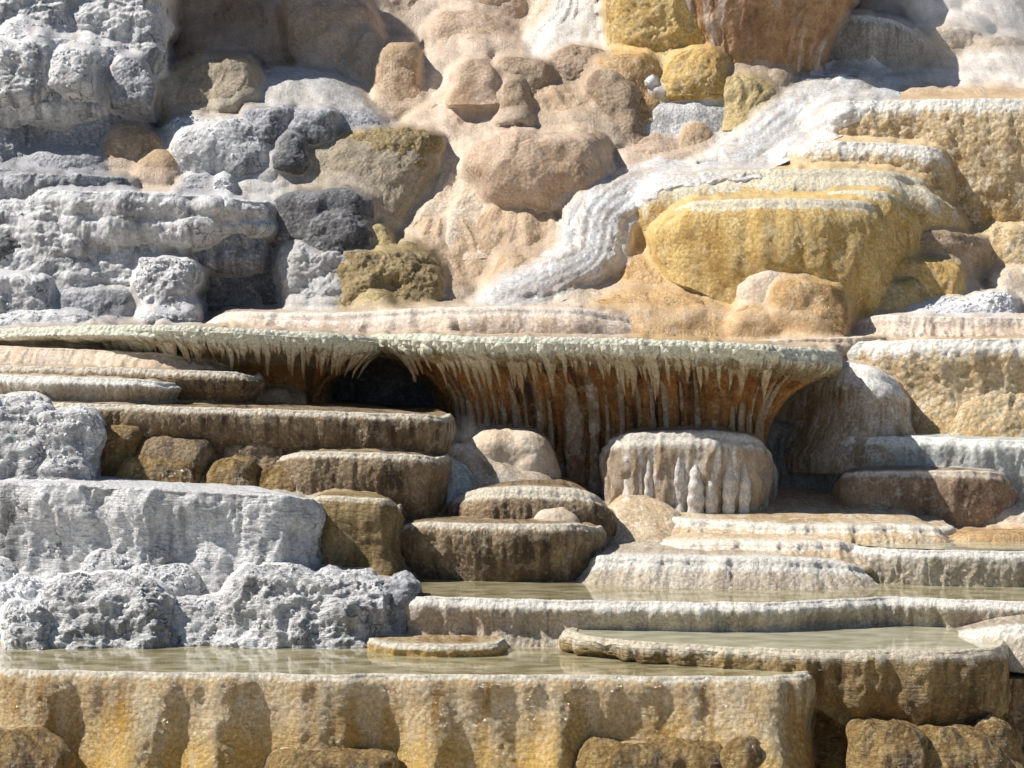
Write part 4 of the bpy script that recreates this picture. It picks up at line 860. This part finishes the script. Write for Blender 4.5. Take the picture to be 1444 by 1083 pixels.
T('olive_wall', 'olive brown block joined to the right end of the white wall', [(425, 712, 38.9), (435, 702, 38.3), (470, 700, 37.95), (530, 703, 37.75), (555, 707, 37.8), (564, 716, 38.2), (566, None, 39.0)], [(425, 835), (566, 835)], [(0, 0), (.15, .04), (.6, .04), (1, .22)], OLBLOCK, 'lam', depth=.8, cat='cliff')

# ================================================================== MIDDLE: terraces left of and below the main fringed ledge
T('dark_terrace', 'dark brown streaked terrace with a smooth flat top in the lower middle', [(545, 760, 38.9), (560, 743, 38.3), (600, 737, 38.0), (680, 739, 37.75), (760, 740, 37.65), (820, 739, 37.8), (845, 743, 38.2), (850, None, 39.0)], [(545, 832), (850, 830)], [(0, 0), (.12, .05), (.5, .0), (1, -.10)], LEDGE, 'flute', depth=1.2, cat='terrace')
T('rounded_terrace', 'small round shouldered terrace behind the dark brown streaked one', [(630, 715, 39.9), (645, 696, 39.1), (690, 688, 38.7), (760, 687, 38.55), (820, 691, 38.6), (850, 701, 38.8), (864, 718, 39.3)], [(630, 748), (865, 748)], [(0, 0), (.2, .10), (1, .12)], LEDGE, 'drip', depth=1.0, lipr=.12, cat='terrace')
M('cream_lump', 'low cream lump resting on the flat top of the dark brown terrace', 38.25, (748, 712, 818, 748), PALE, 'smooth', prof='dome', cat='rock')
M('glazed_slope', 'grey glazed slope running down from beneath the alcove', 39.5, [(636, 630, 665), (648, 628, 705), (668, 628, 750), (690, 628, 790), (715, 625, 800)], DRAPED, [('fbm', .9, .06), ('flute', .2, .03), ('fbm', .05, .006)], k=.6, lean=.6, cat='slope')
M('glazed_slope', 'dark wet rock under the right end of the short amber ledge', 39.4, [(648, 610, 640), (665, 600, 660), (700, 590, 680), (745, 580, 690)], BLUISH, 'drip', k=.6, cat='slope')
M('tan_swell', 'smooth golden tan swell right of the round shouldered terrace', 38.5, [(712, 880, 925), (720, 862, 948), (738, 848, 966), (760, 846, 972), (785, 848, 975)], FLATT, 'smooth', k=.7, lean=1.0, cat='mound', irr=.05)
GQ = "low sunlit steps in front of the streaked block"
T('low_step', 'highest and longest of the low sunlit steps, with a rounded brown right end', [(860, 735, 40.0), (930, 728, 39.2), (1010, 735, 38.8), (1110, 740, 38.5), (1220, 741, 38.35), (1310, 742, 38.35), (1338, 748, 38.6), (1346, None, 39.3)], [(860, 760), (1346, 770)], [(0, 0), (.3, .12), (1, .25)], FLATT, 'drip', depth=2.4, uplift=.2, wob=.13, lipr=.09, cat='step', group=GQ)
T('low_step', 'middle one of the low sunlit steps', [(870, 785, 38.9), (930, 766, 38.3), (1000, 763, 38.0), (1100, 764, 37.8), (1190, 765, 37.75), (1222, 772, 38.0)], [(870, 795), (1222, 800)], [(0, 0), (.3, .12), (1, .3)], FLATT, 'drip', depth=1.0, uplift=.16, wob=.13, lipr=.09, cat='step', group=GQ)
T('low_step', 'lowest of the low sunlit steps, meeting the long pool', [(800, 812, 38.4), (825, 788, 37.9), (880, 784, 37.55), (980, 786, 37.3), (1090, 787, 37.2), (1180, 792, 37.25), (1215, 800, 37.5)], [(800, 828), (1215, 828)], [(0, 0), (.3, .10), (1, .32)], LEDGEL, 'drip', depth=.9, uplift=.14, wob=.13, lipr=.09, cat='step', group=GQ)
T('striped_terrace', 'drip striped terrace wall at the right edge above the long pool', [(1195, None or 774, 38.4), (1212, None, 37.8), (1260, None, 37.5), (1340, 773, 37.3), (1420, 774, 37.2), (1540, 774, 37.2)], [(1195, 828), (1540, 828)], [(0, 0), (.15, .06), (1, .02)], LEDGEL, 'drip', depth=1.2, cat='terrace', pool=.12, level=True)
M('orange_step', 'low orange step in the water behind the striped terrace', 38.2, [(754, 1385, 1480), (757, 1360, 1520), (764, 1350, 1530), (772, 1345, 1540)], ORANGE, 'smooth', k=.5, cat='step')

# ================================================================== FRONT
T('wet_wall', 'long pale drip wall between the long pool and the front pool', [(530, 852, 36.9), (560, 840, 36.3), (640, 842, 36.0), (740, 845, 35.85), (860, 848, 35.7), (960, 850, 35.6), (1060, 851, 35.55), (1140, 845, 35.7), (1210, 839, 35.95), (1280, 837, 36.05), (1370, 841, 35.8), (1440, 845, 35.6), (1540, 848, 35.4)], [(530, 925), (1080, 905), (1540, 905)], [(0, 0), (.15, .07), (.6, .0), (1, .08)], LEDGEL, 'flute', depth=.5, wob=.10, cat='terrace', rim=.12, pool=.2, level=True)
GK = "white crumbly ridges beside the front pool"
M('crumbly_ridge', 'taller white crumbly ridge at the right end of the row', 35.6, [(818, 345, 385), (822, 325, 520), (838, 312, 540), (865, 300, 548), (895, 296, 552), (918, 292, 556)], WHITEL, 'crumb', k=.45, n=2.6, cat='ridge', group=GK)
M('crumbly_ridge', 'long white crumbly ridge left of the low saddle', 35.6, [(823, 85, 140), (828, 62, 180), (842, 52, 215), (865, 46, 236), (895, 42, 244), (918, 40, 252)], WHITEL, 'crumb', k=.5, n=2.6, cat='ridge', group=GK)
M('crumbly_ridge', 'low white saddle between the two big crumbly ridges', 35.85, [(856, 225, 315), (862, 215, 325), (885, 210, 330), (918, 210, 335)], WHITEL, 'crumb', k=.6, cat='ridge', group=GK)
M('crumbly_ridge', 'small broken stump of the ridge at the left edge', 35.5, [(858, 10, 55), (864, 2, 64), (885, 0, 68), (918, -2, 72)], WHITEL, 'crumb', k=.8, cat='ridge', group=GK)
M('crumbly_ridge', 'snowy crust heap behind the broken stump at the left edge', 36.3, [(834, -20, 60), (842, -60, 100), (865, -70, 110), (918, -70, 110)], SALT, 'crumb', k=.5, cat='ridge', group=GK)
M('grey_rubble', 'dark grey rubble end of the tall crumbly ridge', 35.9, [(822, 535, 575), (830, 528, 590), (850, 530, 586), (880, 530, 575), (918, 520, 572)], GREY, 'crumb', k=.7, cat='rock')
T('crust_islet', 'flat crust islet with a pale rim in the front pool', [(520, 906, 35.6), (540, 906, 35.2), (590, 905, 34.98), (640, 905, 34.92), (690, 905, 35.0), (708, 905, 35.2), (713, 905, 35.5)], [(510, 924), (720, 924)], [(0, 0), (.3, .04), (1, .02)], BASEW, 'lam', depth=.5, cat='islet', rim=.04, lipr=.02, level=True, uplift=-.02, topnoise=.005, kk=.4, wob=.05)
T('basin', 'raised basin with a pale rim and an amber overhanging front', [(822, None or 880, 36.05), (806, None, 35.75), (808, None, 35.3), (835, None, 34.85), (920, None, 34.4), (1010, None, 34.1), (1085, None, 33.87), (1150, None, 33.75), (1230, None, 33.7), (1320, 917, 33.72), (1390, None, 33.88), (1412, None, 34.3), (1414, None, 35.1)],
  [(800, 918), (860, 935), (1000, 950), (1090, 960), (1150, 985), (1200, 1012), (1280, 1030), (1412, 1012)], [(0, 0), (.06, .04), (.4, .05), (.8, .04), (1, -.05)], BASINM, 'lam', depth=.3, cat='basin', rim=.16, wob=.05, lipr=.03, blur=.2, pool=.2, level=True)
T('pale_bank', 'pale curved bank right of the raised basin', [(1350, 892, 35.2), (1385, 888, 34.9), (1420, 884, 34.6), (1470, 882, 34.4), (1540, 882, 34.3)], [(1350, 900), (1400, 930), (1540, 945)], [(0, 0), (.3, .08), (1, .2)], LEDGEL, 'flute', depth=.5, cat='bank')
T('front_wall', 'amber stained wall below the front pool across the bottom', [(-110, 938, 34.4), (0, 941, 33.9), (150, 945, 33.6), (300, 948, 33.5), (450, 949, 33.4), (600, 951, 33.35), (750, 953, 33.3), (900, 954, 33.25), (1040, 955, 33.2), (1110, 954, 33.3), (1140, None, 33.6), (1147, None, 34.3)], [(-110, 1130), (1147, 1130)], [(0, 0), (.08, .05), (.4, .0), (.75, .02), (1, .15)], BASEW, [('fbm', .8, .08), ('flute', .42, .055), ('flute', .16, .025), ('lam', .03, .012), ('cell', .08, .018)], depth=.4, cat='cliff', kk=.75, wob=.12, rim=.10, pool=.25, level=True, buttress=[(195, 1.1, 45), (300, .6, 45), (610, .9, 34), (785, .8, 26), (1000, .5, 60), (1075, 1.0, 40), (40, .5, 40), (700, .3, 50), (460, .25, 60)])
M('amber_boulder', 'golden low boulder in the bottom left corner', 32.7, [(1043, -30, 30), (1050, -60, 60), (1075, -70, 90), (1110, -70, 95)], AMBER, 'lam', k=.6, cat='boulder')
GE = "amber boulders along the bottom edge"
M('amber_boulder', 'long flat boulder with water on top at the bottom, right of the middle', 32.6, [(1057, 840, 990), (1062, 822, 1040), (1080, 815, 1060), (1120, 815, 1060)], AMBER, 'lam', k=.5, n=2.7, irr=.2, lean=.3, cat='boulder', group=GE)
M('amber_boulder', 'pale topped boulder rising behind the long flat one', 32.75, [(1028, 980, 1030), (1036, 962, 1048), (1055, 955, 1062), (1100, 950, 1070)], BASEW, 'lam', k=.7, irr=.2, lean=.3, cat='boulder', group=GE)
M('amber_boulder', 'small knobbly boulder right of the long flat one', 32.5, (1020, 1052, 1080, 1115), AMBER, 'lam', prof='boulder', irr=.2, lean=.3, cat='boulder', group=GE)
M('amber_boulder', 'golden boulder under the front of the raised basin', 32.5, [(1031, 1225, 1290), (1038, 1212, 1305), (1060, 1206, 1312), (1110, 1206, 1312)], AMBER, 'lam', k=.8, irr=.2, lean=.3, cat='boulder', group=GE)
M('amber_boulder', 'rounded boulder at the bottom right under the end of the basin', 32.6, [(1040, 1320, 1380), (1048, 1308, 1405), (1070, 1304, 1415), (1110, 1304, 1418)], AMBER, 'lam', k=.8, irr=.2, lean=.3, cat='boulder', group=GE)
M('amber_boulder', 'dark boulder in the shade at the bottom right edge', 33.2, [(1028, 1385, 1425), (1036, 1372, 1440), (1060, 1370, 1446), (1110, 1370, 1446)], AMBER, 'lam', k=.8, irr=.2, lean=.3, cat='boulder', group=GE)
M('amber_boulder', 'flat wet lump at the bottom below the left half of the front wall', 32.65, [(1070, 395, 520), (1074, 378, 550), (1084, 372, 560), (1110, 372, 560)], AMBER, 'lam', k=.5, n=2.6, irr=.2, lean=.3, cat='boulder', group=GE)
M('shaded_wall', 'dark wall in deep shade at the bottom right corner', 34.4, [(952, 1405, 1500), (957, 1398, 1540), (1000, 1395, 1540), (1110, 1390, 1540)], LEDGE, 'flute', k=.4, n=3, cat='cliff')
M('under_basin_rock', 'shaded rock filling the hollow behind the raised basin', 34.0, [(975, 1130, 1400), (1000, 1120, 1420), (1060, 1110, 1440), (1110, 1110, 1440)], AMBER, 'lam', k=.25, n=3, cat='rock')

# ------------------------------------------------------------------ pools
def pool(name, pts, z, mat):
    o = sheet(name, [(px, 500, d) for px, d in pts], mat)
    o.location.z = z
def lipz_of(px, py, d): return (HOR - py) / F * d
pool('front_pool_water', [(-200, 34.1), (0, 33.97), (150, 33.68), (300, 33.58), (450, 33.48), (600, 33.42), (750, 33.38), (900, 33.33), (1040, 33.28), (1110, 33.38), (1141, 33.7), (1142, 34.4), (1150, 36.6), (500, 36.9), (-250, 37.2)], -5.178 - .030, WATER)
pool('long_pool_water', [(545, 36.6), (560, 36.4), (640, 36.1), (740, 35.95), (860, 35.8), (960, 35.7), (1060, 35.65), (1140, 35.8), (1210, 36.05), (1280, 36.15), (1370, 35.9), (1440, 35.7), (1550, 35.5), (1600, 38.6), (540, 38.8)], -4.598 - .030, WATER)
pool('basin_water', [(826, 36.05), (812, 35.75), (814, 35.35), (840, 34.95), (922, 34.52), (1012, 34.22), (1086, 33.99), (1150, 33.87), (1230, 33.82), (1320, 33.84), (1386, 33.98), (1405, 34.35), (1407, 35.1), (1415, 36.4), (900, 36.4)], (lipz_of(0, 880, 36.05) + lipz_of(0, 917, 33.72)) / 2 - .03, WATERB)
pool('step_pool_water', [(1200, 38.4), (1216, 37.9), (1260, 37.6), (1340, 37.4), (1420, 37.3), (1550, 37.3), (1560, 39.5), (1190, 39.5)], lipz_of(1340, 773.5, 37.3) - .025, WATERB)
pool('shade_pool_water', [(1405, 34.2), (1560, 34.0), (1560, 36), (1405, 36)], lipz_of(1420, 957, 34.2), WATER)

# ------------------------------------------------------------------ the hillside that everything grows out of
def build_hillside():
    rows = [(1400, 33.0), (1180, 34.9), (1000, 35.2), (950, 35.5), (920, 37.2), (850, 37.6), (820, 39.4), (745, 40.3), (722, 43.4), (500, 44.6),
            (440, 45.8), (350, 47.2), (240, 49.4), (140, 51.4), (60, 53.6), (0, 55.2), (-200, 59), (-500, 66), (-900, 78)]
    C = catmull(np.array(rows, float), 12)
    o_ = np.argsort(C[:, 0])
    tr = lambda y: np.interp(y, C[o_, 0], C[o_, 1])
    # how far the mounds of the upper slope reach out of it, cell by cell
    q_ = 4.0; gx = np.arange(-80, 1525, q_); gy = np.arange(-60, 1110, q_)
    nx, ny = len(gx), len(gy)
    S = np.full(ny * nx, 99.0); TI = np.zeros((ny * nx, 3)); SO = np.zeros(ny * nx)
    for run in RUNS:                                     # the beds of the running water
        R = catmull(np.array(run, float), 30)
        for t in np.linspace(-1.3, 1.3, 60):
            q = np.stack([R[:, 0] + t * R[:, 2], R[:, 1] + .25 * t * R[:, 2], R[:, 3]], 1)
            bodies.append((np.stack([(q[:, 0] - 722) / F * q[:, 2], q[:, 2] + .04 * t * t, (HOR - q[:, 1]) / F * q[:, 2]], 1), tuple(FOAM['tint']), 1))
    for Pb, tint, soft in bodies:
        px = Pb[:, 0] / Pb[:, 1] * F + 722; py = HOR - Pb[:, 2] / Pb[:, 1] * F
        ix = np.round((px - gx[0]) / q_).astype(int); iy = np.round((py - gy[0]) / q_).astype(int)
        ok = (ix >= 0) & (ix < nx) & (iy >= 0) & (iy < ny)
        idx = iy[ok] * nx + ix[ok]; before = S.copy()
        np.minimum.at(S, idx, Pb[ok, 1])
        ch = S < before; TI[ch] = tint; SO[ch] = soft
    S = S.reshape(ny, nx); TI = TI.reshape(ny, nx, 3); SO = SO.reshape(ny, nx)
    GX, GY = np.meshgrid(gx, gy)
    empty = S > 98
    T0 = tr(GY) + .3
    S[empty] = T0[empty]; TI[empty] = (.62, .50, .38); SO[empty] = 1
    for _ in range(60):                                   # gaps between bodies: stretch the slope across them
        Sp = np.pad(S, 1, mode='edge'); m = (Sp[:-2, 1:-1] + Sp[2:, 1:-1] + Sp[1:-1, :-2] + Sp[1:-1, 2:]) / 4
        S = np.where(empty, m, S)
    def para(h, R, sign):
        cs = q_ * .0116
        for ax in (0, 1):
            out = h.copy(); hp = np.pad(h, [(18, 18) if k == ax else (0, 0) for k in (0, 1)], mode='edge')
            for s in range(-18, 19):
                sl = hp[18 + s:18 + s + ny] if ax == 0 else hp[:, 18 + s:18 + s + nx]
                c = (s * cs) ** 2 / (2 * R)
                out = np.maximum(out, sl - c) if sign > 0 else np.minimum(out, sl + c)
            h = out
        return h
    def blur(A, n):
        for _ in range(n):
            Ap = np.pad(A, 1, mode='edge'); A = (Ap[:-2, 1:-1] + Ap[2:, 1:-1] + Ap[1:-1, :-2] + Ap[1:-1, 2:] + 2 * A) / 6
        return A
    h = -S
    # on the ledges keep the skin a step behind every edge
    hp = np.pad(h, 1, mode='edge')
    he = np.min([hp[i:i + ny, j:j + nx] for i in range(3) for j in range(3)], axis=0)
    wl = np.clip((GY - 440) / 24, 0, 1)
    h = h * (1 - wl) + he * wl
    soft = para(para(h, .07, 1), .07, -1); hard = para(para(h, .03, 1), .03, -1)
    soft = h + .17 * (1 - np.exp(-(soft - h) / .17)); hard = h + .045 * (1 - np.exp(-(hard - h) / .045))
    wS = blur(SO, 8) * (1 - .5 * wl)
    Dc = blur(-(soft * wS + hard * (1 - wS)), 1)
    fill = np.clip((soft - h - .02) / .10, 0, 1) * wS * (1 - wl)      # pale fresh deposit runs in the clefts between the mounds
    TI = TI * (1 - .22 * fill[..., None]) + np.array([.78, .70, .61]) * .22 * fill[..., None]
    TI = np.stack([blur(TI[..., k], 5) for k in range(3)], -1)
    def samp(A, qx, qy):
        fx = np.clip((qx - gx[0]) / q_, 0, nx - 1.001); fy = np.clip((qy - gy[0]) / q_, 0, ny - 1.001)
        ix = fx.astype(int); iy = fy.astype(int); fx = fx - ix; fy = fy - iy
        if A.ndim == 3: fx = fx[..., None]; fy = fy[..., None]
        return (A[iy, ix] * (1 - fx) + A[iy, ix + 1] * fx) * (1 - fy) + (A[iy + 1, ix] * (1 - fx) + A[iy + 1, ix + 1] * fx) * fy
    Dw = np.minimum(blur(Dc, 7), Dc + .02)
    for run in RUNS: running_water(run, lambda x, y: samp(Dw, x, y))
    ys = np.concatenate([np.linspace(1400, 1110, 20)[:-1], np.linspace(1110, -60, 310)[:-1], np.linspace(-60, -900, 40)])
    xs = np.concatenate([np.linspace(-900, -80, 40)[:-1], np.linspace(-80, 1524, 430)[:-1], np.linspace(1524, 2350, 40)])
    PY, PX = np.meshgrid(ys, xs, indexing='ij')
    far = np.maximum(np.maximum(gx[0] - PX, PX - gx[-1]), np.maximum(gy[0] - PY, 0)).clip(0)
    res = samp(Dc, PX, PY) - tr(np.clip(PY, gy[0], gy[-1]))
    far = np.maximum(far, np.maximum(PY - gy[-1], 0)); w = np.exp(-far / 200)
    D = tr(PY) + .45 * (1 - w) + (res + .06) * w
    P = np.stack([(PX - 722) / F * D, D, (HOR - PY) / F * D], -1)
    N = grid_normals(P, False)
    if N[..., 1].mean() > 0: N = -N
    sh = P.shape
    d = displacement(P.reshape(-1, 3), P[..., 0].ravel(), -P[..., 2].ravel(), [('fbm', .5, .03), ('rid', .3, .015), ('cell', .10, .010), ('fbm', .08, .008)], 91)
    P = P + N * d.reshape(sh[:2])[..., None]
    N = grid_normals(P, False)
    if N[..., 1].mean() > 0: N = -N
    FL = np.stack([P[..., 0], -P[..., 2], 0 * PX], -1)
    o = grid_object("hillside", P, N, FL, HILL, False, None, (0, 45, 0))
    cgrid = np.concatenate([samp(TI, PX, PY), np.ones((sh[0], sh[1], 1))], -1)
    co = np.zeros(len(o.data.vertices) * 3, np.float32); o.data.vertices.foreach_get("co", co)
    if np.linalg.norm(co[:3] + np.array([0, 45, 0]) - P[0, 0]) > 1e-2: cgrid = cgrid[:, ::-1]
    at = o.data.attributes.new("mineral", 'FLOAT_COLOR', 'POINT')
    at.data.foreach_set("color", cgrid.reshape(-1).astype(np.float32))
    o['kind'] = 'structure'
    # level ground below, so that nothing floats when seen from the side
    me = bpy.data.meshes.new("ground")
    me.from_pydata([(-150, -40, -8.5), (150, -40, -8.5), (150, 60, -8.5), (-150, 60, -8.5)], [], [(0, 1, 2, 3)])
    me.materials.append(FLATT)
    g = bpy.data.objects.new("ground", me); sc.collection.objects.link(g); g['kind'] = 'structure'
build_hillside()

# ------------------------------------------------------------------ steam over the hot water
def steam(px, py, d, rx, ry, rz, dens, seed):
    import bmesh
    me = bpy.data.meshes.new('steam'); bm = bmesh.new(); bmesh.ops.create_icosphere(bm, subdivisions=3, radius=1.0)
    bm.to_mesh(me); bm.free()
    o = bpy.data.objects.new('steam', me); sc.collection.objects.link(o)
    o.location = W(px, py, d); o.scale = (rx, ry, rz); o['kind'] = 'stuff'
    m = bpy.data.materials.new('steam'); m.use_nodes = True; nt = m.node_tree; L = nt.links
    nt.nodes.remove(nt.nodes["Principled BSDF"])
    v = nt.nodes.new("ShaderNodeVolumePrincipled"); L.new(v.outputs[0], nt.nodes["Material Output"].inputs["Volume"])
    v.inputs["Color"].default_value = (.96, .97, 1, 1); v.inputs["Anisotropy"].default_value = .2
    co = nt.nodes.new("ShaderNodeTexCoord")
    ln = nt.nodes.new("ShaderNodeVectorMath"); ln.operation = 'LENGTH'; L.new(co.outputs["Object"], ln.inputs[0])
    f = nt.nodes.new("ShaderNodeMapRange"); f.interpolation_type = 'SMOOTHSTEP'; L.new(ln.outputs["Value"], f.inputs[0])
    f.inputs[1].default_value = 1.0; f.inputs[2].default_value = .25; f.inputs[3].default_value = 0; f.inputs[4].default_value = 1
    n = nt.nodes.new("ShaderNodeTexNoise"); n.inputs["Scale"].default_value = 2.2; n.inputs["Detail"].default_value = 3; n.noise_dimensions = '4D'; n.inputs["W"].default_value = seed
    L.new(co.outputs["Object"], n.inputs["Vector"])
    r = nt.nodes.new("ShaderNodeMapRange"); L.new(n.outputs["Fac"], r.inputs[0]); r.inputs[1].default_value = .38; r.inputs[2].default_value = .68; r.inputs[4].default_value = dens
    mu = nt.nodes.new("ShaderNodeMath"); mu.operation = 'MULTIPLY'; L.new(f.outputs[0], mu.inputs[0]); L.new(r.outputs[0], mu.inputs[1])
    L.new(mu.outputs[0], v.inputs["Density"])
    me.materials.append(m)
steam(1400, 20, 51.0, 3.0, 1.6, 1.5, .55, 1.0)
steam(1230, 108, 49.6, 1.3, .6, .45, .7, 4.0)
steam(1120, 170, 47.6, 1.0, .5, .6, .4, 6.0)
steam(655, 620, 39.6, .45, .3, .45, .8, 9.0)

# ------------------------------------------------------------------ loose crumbs of crust on the white and grey rocks
def rubble():
    import bmesh
    bm = bmesh.new(); bmesh.ops.create_icosphere(bm, subdivisions=1, radius=1.0)
    iv = np.array([v.co[:] for v in bm.verts]); it = np.array([[v.index for v in f.verts] for f in bm.faces]); bm.free()
    rs = np.random.RandomState(4)
    V, T = [], []
    cand = [(Pb, n_) for Pb, n_ in crusts]
    for Pb, n_ in cand:
        keep = Pb[(Pb[:, 1] < np.percentile(Pb[:, 1], 60))]
        z = keep[:, 2]; pr = ((z - z.min()) / max(np.ptp(z), 1e-6)) ** 2; pr /= pr.sum()
        for q in keep[rs.choice(len(keep), n_, p=pr)]:
            r = .010 + .030 * rs.rand() ** 2.5
            sv = iv * (1 + .35 * rs.normal(size=(len(iv), 1))).clip(.5, 1.6) * np.array([1, 1, .8]) * r
            T.append(it + len(iv) * len(V)); V.append(sv + q)
    V = np.concatenate(V).astype(np.float32); T = np.concatenate(T)
    me = bpy.data.meshes.new('rubble'); me.from_pydata(V.tolist(), [], T.tolist()); me.materials.append(SALT)
    o = bpy.data.objects.new('rubble', me); sc.collection.objects.link(o); o['kind'] = 'stuff'
rubble()
